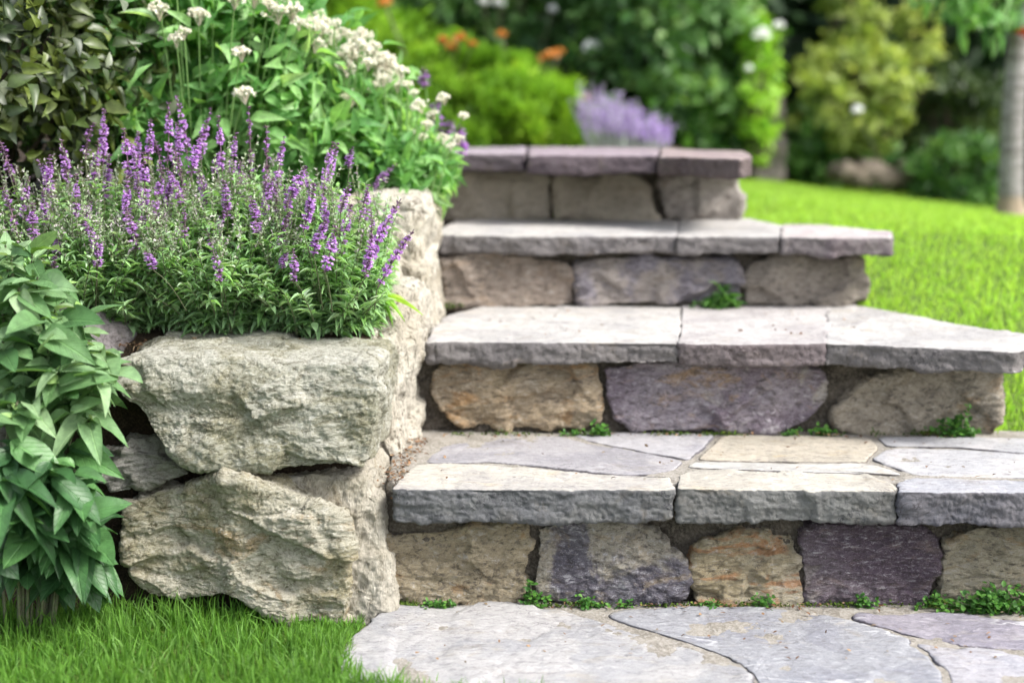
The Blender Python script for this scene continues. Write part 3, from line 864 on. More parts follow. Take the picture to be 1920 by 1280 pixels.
M_grass = leaf_mat('grass_blades', [(.05, .14, .03), (.09, .22, .035), (.17, .34, .06), (.09, .20, .035), (.15, .30, .06), (.36, .38, .17)], 0.45, 0.5, 0.25)
M_lawn = leaf_mat('lawn_blades', [(.20, .36, .045), (.29, .48, .07), (.38, .55, .12), (.26, .43, .055), (.48, .52, .20)], 0.5, 0.6, 0.15)
rs = np.random.RandomState(5)
n = 23000
gx = rs.uniform(-1.05, -0.15, n); gy = rs.uniform(1.55, 2.30, n)
gx[:3500] = rs.uniform(-0.36, -0.16, 3500); gy[:3500] = rs.uniform(1.95, 2.28, 3500)
lim = np.interp(gx, [-1.1, -0.60, -0.50, -0.43, -0.33, -0.27, -0.22, -0.15], [2.36, 2.36, 2.30, 2.30, 2.27, 2.25, 2.26, 2.03])
edge = np.interp(gx, [-0.27, -0.235, -0.20, -0.15], [9, 2.215, 2.09, 2.04])
ok = (gy < lim) & (gy < edge)
ok &= ~((gx > np.interp(gy, [1.985, 2.05, 2.16, 2.25, 2.324], [-0.215, -0.247, -0.256, -0.245, -0.20])) & (gy > 1.985))
gx, gy = gx[ok], gy[ok]
nn = fbm(np.stack([gx, gy, gx * 0], 1), 9, 3)
P0 = np.stack([gx, gy, np.full(len(gx), -0.004)], 1)
hh = (0.036 + 0.014 * nn) * rs.uniform(0.4, 1.5, len(gx)) * (1 - 0.35 * sstep(-0.45, -0.32, gx) * sstep(2.1, 2.2, gy)) + 0.022 * sstep(-0.35, -0.6, gx) * sstep(2.12, 2.26, gy) * rs.rand(len(gx))
b1 = blades('lawn_grass', P0, hh, rs.uniform(0.0011, 0.0027, len(gx)), 0.5, M_grass, 1)
tag(b1, 'short bright green grass in front of the boulders', 'grass', kind='stuff')
# grass overlapping the near edge of the paving
n = 9000
gx = rs.uniform(-0.15, 1.0, n); gy = rs.uniform(1.70, 2.035, n)
gy2 = 1.990 - 0.050 * sstep(-0.10, 0.22, gx)
ok = (gy < gy2 + 0.01 * np.sin(gx * 40)) & ((gx < 0.12) | (rs.rand(n) < 0.10))
gx, gy = gx[ok], gy[ok]
b2 = blades('lawn_grass', np.stack([gx, gy, np.full(len(gx), -0.006)], 1), rs.uniform(0.014, 0.038, len(gx)), rs.uniform(0.0010, 0.0022, len(gx)), 0.5, M_grass, 2)
tag(b2, 'fringe of green grass along the near edge of the paving', 'grass', kind='stuff')
# lawn at the right of the stairs
n = 190000
gy = 2.60 + 4.2 * rs.rand(n) ** 1.1; gx = rs.uniform(0.3, 3.2, n)
ok = (~stair_zone(gx - 0.015, gy)) & (gx < gy * 0.42 + 0.3)
gx, gy = gx[ok], gy[ok]
P2 = np.stack([gx, gy, gx * 0], 1)
gz = lawn_z(gx, gy) + 0.006 * fbm(P2, 6, 3)
nn = fbm(P2, 5, 3)
hh = (0.024 + 0.014 * nn + 0.022 * (stair_zone(gx - 0.07, gy) & (rs.rand(len(gx)) < .5))) * rs.uniform(0.5, 1.3, len(gx))
b3 = blades('lawn_grass', np.stack([gx, gy, gz - 0.003], 1), hh, rs.uniform(0.0014, 0.0028, len(gx)), 0.5, M_lawn, 3, segs=2)
tag(b3, 'bright sunlit lawn sloping up at the right of the stairs', 'grass', kind='stuff')

# ------------------------------------------------------------------ purple flowering salvia (catmint like)
M_sal_leaf = leaf_mat('salvia_leaves', [(.11, .22, .09), (.21, .37, .16), (.31, .48, .27), (.26, .49, .15), (.46, .60, .42)], 0.3, 0.5, 0.3)
M_sal_stem = simple_mat('salvia_stems', (.13, .17, .08), (.10, .12, .06), 50, bump=0.1, c3=(.2, .16, .14))
M_calyx = leaf_mat('dark_calyx', [(.10, .045, .09), (.16, .08, .15), (.22, .17, .17), (.12, .10, .08)], 0.15, 0.6, 0.2, tint=(1, .8, .9))
M_petal = leaf_mat('purple_petals', [(.36, .17, .48), (.50, .29, .62), (.64, .44, .74), (.80, .66, .86)], 0.35, 0.6, 0.15, tint=(1, .7, 1))
M_grey = leaf_mat('spent_calyces', [(.28, .42, .20), (.40, .50, .32), (.42, .32, .42), (.26, .44, .18)], 0.2, 0.7, 0.1)

def spike_mesh(seed, dense, bloom):
    """a unit flower spike 1 m long from z=0: stem, calyces, petals; returned as three meshes"""
    rs = np.random.RandomState(seed)
    bend = rs.uniform(-0.10, 0.10, 2)
    def axis(t):
        return np.stack([bend[0] * t * t, bend[1] * t * t, t], 1)
    st = tubes([axis(np.linspace(0, 1, 7))], [np.linspace(0.011, 0.006, 7)])
    nw = int(15 * dense)
    cal, pet = [], []
    tt = np.linspace(0.06, 0.985, nw) + rs.normal(0, 0.012, nw)
    cp, cd, pp, pd, pu, ps = [], [], [], [], [], []
    gap = rs.rand(nw) < 0.2
    for k, t in enumerate(tt):
        if gap[k]: continue
        size = 1.0 - 0.55 * max(0, (t - 0.55) / 0.45) - 0.25 * max(0, (0.2 - t) / 0.2)
        m = rs.randint(6, 10)
        for j in range(m):
            a = rs.uniform(0, 2 * np.pi)
            d = np.array([math.cos(a), math.sin(a), rs.uniform(0.1, 0.9)])
            c = axis(np.array([t + rs.normal(0, 0.008)]))[0]
            cp.append(c); cd.append(d)
            if rs.rand() < (bloom if t < 0.82 else 0.3):
                q = c + d / np.linalg.norm(d) * 0.042 * size
                for _ in range(4):
                    pp.append(q); pd.append(d + rs.normal(0, 0.75, 3)); pu.append(rs.normal(size=3)); ps.append(size)
    cp, cd = np.array(cp), np.array(cd)
    c_ = place(LEAF_R, cp, cd, rs.normal(size=cp.shape), rs.uniform(0.035, 0.06, len(cp)), rs.uniform(0.02, 0.03, len(cp)), rs.rand(len(cp)))
    pp = np.array(pp)
    ps = np.array(ps)
    p_ = place(LEAF_R, pp, np.array(pd), np.array(pu), rs.uniform(0.032, 0.056, len(pp)) * ps, rs.uniform(0.030, 0.046, len(pp)) * ps, rs.rand(len(pp)))
    return st, c_, p_

SPIKES = []
def bare_mesh(name, arr, mat):
    o = mesh_obj(name, arr[0], arr[1], mat, origin=(0, 0, 0), rnd=arr[2])
    me = o.data
    bpy.data.objects.remove(o)
    return me
for k in range(8):
    st, ca, pe = spike_mesh(50 + k, 1.0 if k < 4 else 1.3, (.9, .9, .85, .8, .9, .7, .35, .2)[k])
    v, f, r = join([st, ca])
    SPIKES.append((bare_mesh('flower_spike', (v, f, r), M_calyx), bare_mesh('petals', pe, M_petal)))

def add_spike(parent, tip, length, width, lean, rs, k=None, name='flower_spike'):
    """tip = world position of the top; the spike hangs down from it along lean"""
    me, pm = SPIKES[rs.randint(len(SPIKES)) if k is None else k]
    d = Vector(lean).normalized()
    basep = Vector(tip) - d * length
    o = bpy.data.objects.new(name, me)
    C.objects.link(o)
    o.parent = parent
    rot = d.to_track_quat('Z', 'Y').to_matrix().to_4x4() @ Matrix.Rotation(rs.uniform(0, 6.28), 4, 'Z')
    o.matrix_basis = Matrix.Translation(basep - Vector(parent['_o'])) @ rot @ Matrix.Diagonal((width, width, length, 1))
    p = bpy.data.objects.new('petals', pm)
    C.objects.link(p)
    p.parent = o
    return basep

def salvia(cx, cy, half_w, label, spikes, seed, n_stems):
    rs = np.random.RandomState(seed)
    bz = float(bed_z(cx, cy)) - 0.005
    root = thing('purple_salvia', (cx, cy, bz), label, 'flowering plant', 'purple flowered plants on the wall')
    paths, radii = [], []
    pos, dirs, up, ln, wd, rn = [], [], [], [], [], []
    gp, gd = [], []
    for i in range(n_stems):
        a = rs.uniform(0, 2 * math.pi)
        rr = math.sqrt(rs.rand())
        ox, oy = math.cos(a) * rr, math.sin(a) * rr
        b = np.array([cx + ox * half_w * 0.8, cy + oy * 0.10, bz])
        h = rs.uniform(0.13, 0.285) * (1 - 0.45 * rr * rr) if rs.rand() < 0.8 else rs.uniform(0.06, 0.14)
        out = np.array([min(ox * 0.09 + rs.normal(0, 0.03), -0.22 - b[0]), oy * 0.08 + rs.normal(0, 0.03) - 0.02, 0])
        t = np.linspace(0, 1, 6)[:, None]
        p = b + np.array([0, 0, h]) * t ** 0.9 + out * t ** 1.5
        paths.append(p); radii.append(np.linspace(0.0012, 0.0007, 6))
        nl = int(h / 0.0068)
        for k in range(nl):
            tk = (k + 0.5) / nl
            q = b + np.array([0, 0, h]) * tk ** 0.9 + out * tk ** 1.5
            az = k * 1.7 + rs.uniform(-.9, .9)
            for s_ in (0, math.pi):
                d = np.array([math.cos(az + s_), math.sin(az + s_), rs.uniform(-0.3, 1.3)])
                pos.append(q); dirs.append(d)
                L = rs.uniform(0.018, 0.038) * (1.15 - 0.50 * tk)
                ln.append(L); wd.append(L * rs.uniform(0.26, 0.42)); rn.append(min(1, max(0, rs.normal(0.35 + 0.35 * tk, 0.2))))
        # thin, branching tops with small spent calyces: the grey haze over the leaves
        if h > 0.14:
            for j in range(rs.randint(1, 4) if cx < -0.4 else rs.randint(0, 3)):
                e = p[-1] + np.array([rs.normal(0, 0.022), rs.normal(0, 0.02), rs.uniform(0.015, 0.065)])
                m = p[-2] * 0.4 + e * 0.6 + rs.normal(0, 0.004, 3)
                paths.append(np.array([p[-2], m, e])); radii.append(np.array([0.0006, 0.0005, 0.0004]))
                for z in np.linspace(0.25, 1, 9):
                    c = p[-2] * (1 - z) + e * z
                    for _ in range(3):
                        gp.append(c); gd.append(rs.normal(size=3) + np.array([0, 0, 0.7]))
    # long thin stems carrying the spikes
    for (px, py, Yd, L, W, lx) in spikes:
        tip = at_y(px, py, Yd)
        lean = np.array([lx, rs.uniform(-0.1, 0.1), 1.0])
        bs = np.array(add_spike(root, tip, L, W, lean, rs))
        foot = np.array([cx + (tip[0] - cx) * 0.6, cy + (Yd - cy) * 0.6, bz + 0.05])
        t = np.linspace(0, 1, 5)[:, None]
        mid = foot * (1 - t) + bs * t + np.array([0, 0, 0.01]) * np.sin(t * np.pi)
        paths.append(mid); radii.append(np.linspace(0.0012, 0.0008, 5))
    v, f, r = tubes(paths, radii)
    mesh_obj('stems', v, f, M_sal_stem, root)
    pos, dirs = np.array(pos), np.array(dirs)
    v, f, r = place(LEAF_S, pos, dirs, np.tile([0, 0, 1.0], (len(pos), 1)), np.array(ln), np.array(wd), np.array(rn))
    mesh_obj('foliage', v, f, M_sal_leaf, root, rnd=r)
    gp, gd = np.array(gp), np.array(gd)
    v, f, r = place(LEAF_R, gp, gd, rs.normal(size=gp.shape), rs.uniform(0.004, 0.008, len(gp)), rs.uniform(0.0018, 0.0038, len(gp)), rs.rand(len(gp)))
    mesh_obj('spent_flowers', v, f, M_grey, root, rnd=r)
    return root

rs = np.random.RandomState(77)
tips = [(22, 300, .075, -.15), (48, 335, .07, .1), (12, 352, .08, -.2), (90, 290, .065, .05), (122, 262, .075, .03), (160, 232, .06, .05), (178, 268, .08, .05), (196, 203, .10, .1), (208, 290, .08, .2), (232, 245, .08, -.1), (258, 245, .07, .1), (290, 222, .075, .2), (275, 290, .09, .1),
        (322, 198, .10, .1), (346, 183, .11, .0), (384, 203, .09, .1), (365, 252, .07, .1), (410, 222, .09, -.05), (436, 250, .07, .05), (470, 205, .12, .02), (500, 240, .11, .02), (524, 258, .085, .05), (452, 300, .08, .0), (340, 280, .09, .0), (300, 320, .08, .15), (318, 340, .08, .1),
        (570, 310, .07, .45), (545, 350, .07, .1), (642, 272, .10, .45), (594, 345, .08, .3), (620, 360, .08, .2), (652, 342, .05, .25), (654, 382, .09, .2), (692, 348, .06, .3), (738, 368, .13, .4), (770, 425, .11, .55), (706, 402, .06, .2), (736, 302, .07, .75), (700, 440, .07, .2), (632, 430, .07, .3),
        (60, 385, .06, .0), (85, 360, .06, .1), (140, 330, .07, .0), (160, 375, .07, .05), (235, 330, .08, .0), (250, 390, .07, .0), (104, 420, .06, .0), (180, 420, .05, .0), (395, 430, .09, -.2), (385, 320, .07, .0), (425, 340, .06, .0), (480, 370, .06, .0), (500, 330, .07, .1), (530, 400, .06, .1), (285, 470, .03, .0), (560, 470, .05, .2), (515, 345, .06, .0), (350, 390, .05, .1), (600, 410, .06, .2), (180, 455, .04, .0), (98, 480, .05, .0), (405, 470, .05, -.1), (528, 470, .03, .0), (250, 262, .05, .0), (300, 262, .06, .0), (335, 230, .06, .0)]
groups = {0: [], 1: [], 2: []}
for (px, py, L, lx) in tips:
    k = 0 if px < 262 else (1 if px < 534 else 2)
    Yd = 2.68 - (py - 180) / 300 * 0.28 - 0.03 + rs.uniform(-0.05, 0.05)
    if (px, py) == (736, 302): Yd = 2.95
    groups[k].append((px, py, Yd - (0.06 if k == 2 else 0.0), L * 1.05, rs.uniform(0.105, 0.145), lx))
for k, (lo_, hi_) in enumerate(((5, 262), (262, 534), (534, 700))):
    for _ in range(9 if k < 2 else 7):
        px = rs.uniform(lo_, hi_); py = rs.uniform(250, 400)
        groups[k].append((px, py, rs.uniform(2.47, 2.60), rs.uniform(0.035, 0.07), rs.uniform(0.09, 0.13), rs.normal(0, 0.15)))
salvia(-0.775, 2.59, 0.20, 'leftmost purple flowering clump, beside the broad leaves and dark ivy', groups[0], 301, 350)
salvia(-0.52, 2.59, 0.19, 'middle purple flowering clump with the tallest straight spikes above the big boulder', groups[1], 302, 400)
salvia(-0.345, 2.58, 0.13, 'right purple flowering clump with spikes leaning towards the stairs', groups[2], 303, 300)

# ------------------------------------------------------------------ broad leaved plant at the lower left
def broad_plant(label, centres, mat, seed, base, leaf_len=(0.055, 0.095), per=8, name='broad_leaved_plant'):
    rs = np.random.RandomState(seed)
    root = thing(name, base, label, 'plant', 'broad leaved plants left of the boulders')
    pos, dirs, ups, ln, wd, rn = [], [], [], [], [], []
    paths, radii = [], []
    for c, droop in centres:
        c = np.array(c)
        foot = np.array(base) + np.array([(c[0] - base[0]) * 0.5, (c[1] - base[1]) * 0.3, 0.0])
        t = np.linspace(0, 1, 7)[:, None]
        p = foot * (1 - t) + c * t + np.array([0, 0.02, 0.05]) * np.sin(t * np.pi)
        paths.append(p); radii.append(np.linspace(0.003, 0.0018, 7))
        m = per + rs.randint(-1, 3)
        for i in range(m):
            az = i * 2.4 + rs.uniform(-.7, .7)
            el = rs.uniform(-0.5, 1.0) - droop + (0.8 if i > m - 3 else 0)
            d = np.array([math.cos(az), math.sin(az) - 0.25, math.sin(el)])
            L = rs.uniform(*leaf_len) * (0.5 if i > m - 3 else rs.choice([0.6, 0.85, 1.0, 1.1]))
            pos.append(c + np.array([0, 0, rs.uniform(-0.03, 0.006)])); dirs.append(d); ups.append([rs.normal(0, .3), -0.35 + rs.normal(0, .3), 1.0])
            ln.append(L); wd.append(L * rs.uniform(0.36, 0.60)); rn.append(np.clip(rs.rand() * 0.75 + (0.25 if i > m - 3 else 0), 0, 1))
        # leaves down the stem
        for i in range(8):
            tk = rs.uniform(0.35, 0.9)
            q = foot * (1 - tk) + c * tk + np.array([0, 0.02, 0.05]) * math.sin(tk * math.pi)
            d = np.array([rs.normal(), rs.normal() - 0.4, rs.uniform(-0.8, 0.1)])
            L = rs.uniform(*leaf_len)
            pos.append(q); dirs.append(d); ups.append([0, -0.3, 1.0]); ln.append(L); wd.append(L * rs.uniform(0.42, 0.56)); rn.append(rs.rand() * 0.5)
    v, f, r = tubes(paths, radii)
    mesh_obj('stems', v, f, M_sal_stem, root)
    v, f, r = place(LEAF_B, pos, dirs, ups, np.array(ln), np.array(wd), np.array(rn))
    o = mesh_obj('foliage', v, f, mat, root, rnd=r)
    at = o.data.attributes.new('lc', 'FLOAT_VECTOR', 'POINT')
    at.data.foreach_set('vector', np.tile(LEAF_B[0] * [1, 1, 0], (len(pos), 1)).astype(np.float32).ravel())
    return root

def veined(name, cols, **k):
    return leaf_mat(name, cols, **k)
M_broad = leaf_mat('shaded_broad_leaves', [(.03, .085, .03), (.045, .12, .04), (.07, .17, .055), (.11, .26, .06)], 0.2, 0.42, 0.4, vary=0.2, vein=True)  # darker greens: the shade on the lower leaves is put into the colour
M_silver = leaf_mat('soft_silver_leaves', [(.06, .14, .05), (.12, .23, .09), (.20, .33, .16), (.27, .38, .21), (.24, .44, .05)], 0.25, 0.55, 0.3, vary=0.2, vein=True)
rs = np.random.RandomState(9)
cs = []
for (px, py, Yd) in [(20, 480, 2.24), (70, 520, 2.22), (105, 575, 2.2), (30, 600, 2.2), (150, 640, 2.2), (90, 660, 2.17), (20, 700, 2.17), (170, 700, 2.16), (130, 740, 2.15), (60, 760, 2.14), (190, 660, 2.22), (0, 560, 2.26), (60, 470, 2.3), (110, 620, 2.24), (40, 650, 2.24), (-50, 620, 2.2), (-40, 500, 2.25), (35, 540, 2.19), (75, 600, 2.16), (150, 590, 2.25), (205, 690, 2.19), (5, 640, 2.15), (110, 700, 2.14), (30, 760, 2.12), (165, 760, 2.17), (100, 540, 2.28), (10, 460, 2.3)]:
    cs.append((at_y(px, py, Yd), 0.1))
broad_plant('silvery green broad leaved plant, the upper one, spilling over the wall at the left edge', cs, M_silver, 11, (-0.86, 2.32, 0.25), (0.042, 0.085))
cs = []
for (px, py, Yd) in [(60, 850, 2.12), (20, 830, 2.10), (140, 880, 2.12), (110, 900, 2.14), (30, 920, 2.1), (140, 930, 2.15), (90, 960, 2.14), (150, 990, 2.17), (20, 1000, 2.12), (140, 1010, 2.18), (160, 1070, 2.2), (-40, 880, 2.1), (-60, 980, 2.1), (60, 1010, 2.2), (130, 830, 2.2), (95, 870, 2.1), (45, 960, 2.09), (150, 940, 2.12), (150, 965, 2.19), (100, 1040, 2.2), (10, 900, 2.08), (165, 1040, 2.21)]:
    cs.append((at_y(px, py, Yd), 0.35))
broad_plant('broad leaved plant with shade-darkened green leaves, the lower one, drooping over the lawn at the left edge', cs, M_broad, 12, (-0.84, 2.26, 0.0), (0.055, 0.095), 8)

# ------------------------------------------------------------------ bushes and background
def bush(name, label, cat, c, radii_, n_clump, per, leaf, mat, seed, tmpl=None, group=None, ratio=0.5, flat=0.4, wood=True, upb=0.5, spread=0.35, trunk_mat=None, shape=None):
    rs = np.random.RandomState(seed)
    c = np.array(c, float); R = np.array(radii_, float)
    root = thing(name, (c[0], c[1], c[2] - R[2]), label, cat, group)
    d = sphere_pts(rs, n_clump)
    rr = rs.uniform(0.55, 1.0, n_clump) ** 0.6
    lump = 1 + 0.22 * perlin(d * 2.3 + seed)
    cc = c + d * rr[:, None] * lump[:, None] * R
    if shape is not None:
        cc = shape(cc, rs)
    cr = rs.uniform(0.6, 1.3, n_clump) * spread * R.min()
    N = n_clump * per
    ci = np.repeat(np.arange(n_clump), per)
    off = rs.normal(size=(N, 3)) * 0.5
    pos = cc[ci] + off * cr[ci][:, None] * np.array([1, 1, 0.75])
    out = unit(pos - c)
    dirs = out * 0.7 + unit(rs.normal(size=(N, 3))) * 0.8 + np.array([0, 0, upb * 0.4])
    up = out + np.array([0, 0, flat]) + rs.normal(size=(N, 3)) * 0.3
    L = leaf * rs.uniform(0.6, 1.3, N)
    base_r = rs.rand(n_clump)
    rn = np.clip(base_r[ci] * 0.6 + rs.rand(N) * 0.4, 0, 1)
    v, f, r = place(tmpl or LEAF_N, pos, dirs, up, L, L * ratio, rn)
    mesh_obj('foliage', v, f, mat, root, rnd=r)
    if wood:
        paths, radi = [], []
        b = np.array([c[0], c[1], c[2] - R[2]])
        for i in range(min(40, n_clump)):
            t = np.linspace(0, 1, 5)[:, None]
            e = cc[i]
            p = b + np.array([rs.normal(0, .02), rs.normal(0, .02), -0.04]) + (e - b) * t + np.array([0, 0, 0.15 * R[2]]) * np.sin(t * np.pi)
            paths.append(p); radi.append(np.linspace(0.012, 0.004, 5) * (R.min() / 0.5) ** 0.5)
        v, f, r = tubes(paths, radi, 5)
        mesh_obj('branches', v, f, trunk_mat or M_bark, root)
    return root, cc, rs

M_bark = simple_mat('bark', (.10, .075, .055), (.06, .045, .035), 40, bump=0.8, c3=(.18, .15, .12))
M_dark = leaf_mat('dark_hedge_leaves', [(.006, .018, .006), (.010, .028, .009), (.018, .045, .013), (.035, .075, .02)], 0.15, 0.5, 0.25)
M_mid = leaf_mat('mid_green_leaves', [(.012, .04, .012), (.045, .12, .03), (.13, .27, .07), (.36, .54, .20)], 0.35, 0.4, 0.4)
M_lime = leaf_mat('yellow_green_leaves', [(.06, .10, .02), (.20, .28, .06), (.38, .45, .13), (.54, .58, .26)], 0.4, 0.5, 0.3)
M_heath = leaf_mat('bright_green_needles', [(.07, .17, .015), (.14, .29, .022), (.24, .43, .035), (.36, .52, .06)], 0.3, 0.6, 0.2)
M_val = leaf_mat('fresh_green_leaves', [(.06, .17, .05), (.13, .31, .09), (.24, .44, .15), (.38, .54, .30)], 0.42, 0.5, 0.3)
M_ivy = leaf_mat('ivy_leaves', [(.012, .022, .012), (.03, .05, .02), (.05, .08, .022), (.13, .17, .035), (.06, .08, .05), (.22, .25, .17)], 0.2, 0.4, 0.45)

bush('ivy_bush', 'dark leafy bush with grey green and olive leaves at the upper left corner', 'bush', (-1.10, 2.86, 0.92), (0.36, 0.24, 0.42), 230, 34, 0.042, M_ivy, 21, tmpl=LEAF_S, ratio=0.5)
# white flowering plants on the bed
def val_shape(z_lo):
    return None
M_white = leaf_mat('white_florets', [(.66, .64, .56), (.78, .77, .70), (.84, .83, .79), (.66, .58, .48)], 0.3, 0.7, 0.1, tint=(1, 1, .9))
def umbel_mesh(seed):
    rs = np.random.RandomState(seed)
    n = 55
    a = rs.uniform(0, 2 * np.pi, n); r = np.sqrt(rs.rand(n)) * 0.5
    c = np.stack([np.cos(a) * r, np.sin(a) * r, 0.28 * (1 - (r / 0.5) ** 2) + rs.normal(0, 0.03, n)], 1)
    c = c + 0.06 * np.stack([np.sin(c[:, 0] * 14), np.cos(c[:, 1] * 14), np.sin(c[:, 0] * 9)], 1)
    P_ = np.repeat(c, 5, 0)
    d = rs.normal(size=P_.shape) + np.array([0, 0, 0.6])
    fl = place(LEAF_R, P_, d, rs.normal(size=P_.shape), 0.11, 0.10, rs.rand(len(P_)))
    st = tubes([np.array([[0, 0, -0.45], c[i] * 0.5 + np.array([0, 0, -0.12]), c[i]]) for i in range(0, n, 3)], [np.full(3, 0.010)] * len(range(0, n, 3)), 3, 0.9)
    return bare_mesh('flower_head', join([fl, st]), M_white)
UMB = [umbel_mesh(k) for k in range(4)]
def flower_head(parent, p, size, rs, mesh=None, name='flower_head'):
    o = bpy.data.objects.new(name, mesh or UMB[rs.randint(len(UMB))])
    C.objects.link(o)
    o.parent = parent
    o.matrix_basis = Matrix.Translation(Vector(p) - Vector(parent['_o'])) @ Matrix.Rotation(rs.uniform(0, 6.28), 4, 'Z') @ Matrix.Rotation(rs.normal(0, 0.3), 4, 'X') @ Matrix.Diagonal((size, size, size, 1))
    return o

M_fstem = simple_mat('fresh_stems', (.18, .32, .10), (.13, .24, .07), 50, bump=0.1, c3=(.24, .36, .14))
def head_stems(root, pts, foot):
    paths = []
    for p in pts:
        p = np.array(p)
        f0 = np.array([p[0] * 0.6 + foot[0] * 0.4, p[1] * 0.7 + foot[1] * 0.3, foot[2]])
        t = np.linspace(0, 1, 5)[:, None]
        paths.append(f0 * (1 - t) + p * t + np.array([0.0, 0, 0.02]) * np.sin(t * np.pi))
    v, f, r = tubes(paths, [np.full(5, 0.0014)] * len(paths))
    mesh_obj('flower_stems', v, f, M_fstem, root)

VG = 'white flowered plants behind the purple clumps'
r1, _, rs = bush('white_flowering_plant', 'tall white flowered plant, the left one, rising beside the dark leafy bush', 'flowering plant', (-0.66, 3.10, 0.90), (0.29, 0.24, 0.28), 150, 46, 0.056, M_val, 31, tmpl=LEAF_S, ratio=0.36, group=VG)
hp = [at_y(px, py, Y) for px, py, Y in [(330, 75, 2.78), (345, 62, 2.78), (452, 100, 2.78), (460, 178, 2.76), (300, 20, 2.8), (505, 10, 2.84), (520, 25, 2.84), (548, 20, 2.86), (440, 0, 2.8), (480, -5, 2.84), (372, 30, 2.8), (560, 45, 2.86), (590, 50, 2.9), (400, -15, 2.84), (330, -20, 2.8), (535, 5, 2.86)]]
for p in hp: flower_head(r1, p, rs.uniform(0.030, 0.052), rs)
head_stems(r1, hp, (-0.66, 3.1, 0.72))
r2, _, rs = bush('white_flowering_plant', 'white flowered plant, the middle one, with a band of flower heads sloping down', 'flowering plant', (-0.43, 3.13, 0.79), (0.20, 0.22, 0.16), 110, 46, 0.054, M_val, 32, tmpl=LEAF_S, ratio=0.36, group=VG)
hp = [at_y(px, py, 2.95 + (k % 5) * 0.03) for k, (px, py) in enumerate([(580, 40), (600, 60), (612, 78), (630, 75), (620, 90), (595, 85), (650, 92), (668, 78), (682, 70), (700, 105), (690, 120), (668, 108), (722, 112), (735, 128), (640, 60), (575, 62), (560, 95), (642, 110), (712, 130), (745, 148), (628, 45), (608, 42), (606, 225), (640, 240), (572, 258), (660, 185), (565, 130), (590, 30), (615, 50), (655, 68), (675, 88), (690, 95), (708, 118), (726, 122), (700, 90), (660, 100), (625, 66), (718, 140), (745, 132), (584, 72), (648, 130), (676, 62)])]
for p in hp: flower_head(r2, p, rs.uniform(0.024, 0.046), rs)
head_stems(r2, hp, (-0.42, 3.15, 0.68))
r3, _, rs = bush('white_flowering_plant', 'low white flowered plant, the right one, hanging over the corner of the top step', 'flowering plant', (-0.265, 3.10, 0.705), (0.105, 0.19, 0.095), 80, 40, 0.046, M_val, 33, tmpl=LEAF_S, ratio=0.36, group=VG)
hp = [at_y(px, py, 2.96 + (k % 4) * 0.03) for k, (px, py) in enumerate([(752, 135), (765, 160), (745, 160), (775, 175), (720, 150), (700, 160), (690, 175), (832, 185), (868, 218), (800, 235), (792, 258), (770, 250), (845, 275), (830, 262), (860, 262), (812, 215), (785, 200), (670, 190)])]
for p in hp: flower_head(r3, p, rs.uniform(0.022, 0.040), rs)
head_stems(r3, hp, (-0.245, 3.12, 0.66))

# small lilac flowered stalks at the corner of the top step
r4 = thing('lilac_flower', at_y(835, 290, 3.25), 'small clump of lilac flowers leaning over the end of the top step', 'flowering plant')
rs = np.random.RandomState(61)
pts = []
for px, py in [(808, 190), (825, 205), (840, 225), (860, 235), (784, 132), (850, 245), (820, 235), (866, 255)]:
    tip = at_y(px, py, 3.2 + rs.uniform(-.04, .04))
    pts.append(np.array(add_spike(r4, tip, rs.uniform(0.03, 0.045), 0.22, (rs.normal(0, .2), 0, 1), rs)))
head_stems(r4, pts, (at_y(820, 320, 3.25)[0], 3.25, 0.70))

# grassy leaf at the wall edge
r5 = thing('lance_leaf_plant', (-0.235, 2.62, 0.46), 'few light green lance shaped leaves sticking out over the wall edge below the leaning spikes', 'plant')
pos = [at_y(700, 560, 2.55)] * 6
dirs = [(1, 0, .12), (.8, -.3, .05), (.9, .3, .3), (.5, -.5, .1), (.6, -.1, -.2), (.3, .2, .8)]
v, f, r = place(LEAF_B, pos, dirs, [(0, 0, 1)] * 6, np.array([.085, .06, .05, .05, .05, .05]), np.array([.020, .018, .016, .016, .018, .015]), np.array([.95, .6, .7, .3, .4, .8]))
mesh_obj('foliage', v, f, leaf_mat('lime_lance_leaves', [(.10, .22, .04), (.16, .34, .04), (.30, .48, .06)], 0.35), r5, rnd=r)
v, f, r = tubes([np.array([(-0.235, 2.62, 0.44), pos[0] + np.array([0, 0, -0.02]), pos[0]])], [np.full(3, 0.002)])
mesh_obj('stems', v, f, M_sal_stem, r5)

# conifer like mound behind the top step
def gz(x, y): return float(lawn_z(np.array([x]), np.array([y]))[0])
r6, _, rs = bush('needle_shrub', 'rounded bright yellow green shrub of fine needles behind the top step', 'shrub', (-0.25, 5.25, 0.79), (0.50, 0.46, 0.27), 330, 80, 0.050, M_heath, 41, tmpl=LEAF_N, ratio=0.16, upb=2.0, spread=0.16)
r7, _, rs = bush('needle_shrub', 'taller yellow green shrub rising at the top edge behind the white flowers', 'shrub', (-0.86, 5.7, 1.02), (0.48, 0.45, 0.42), 400, 50, 0.055, M_heath, 42, tmpl=LEAF_N, ratio=0.16, upb=2.0, spread=0.16)

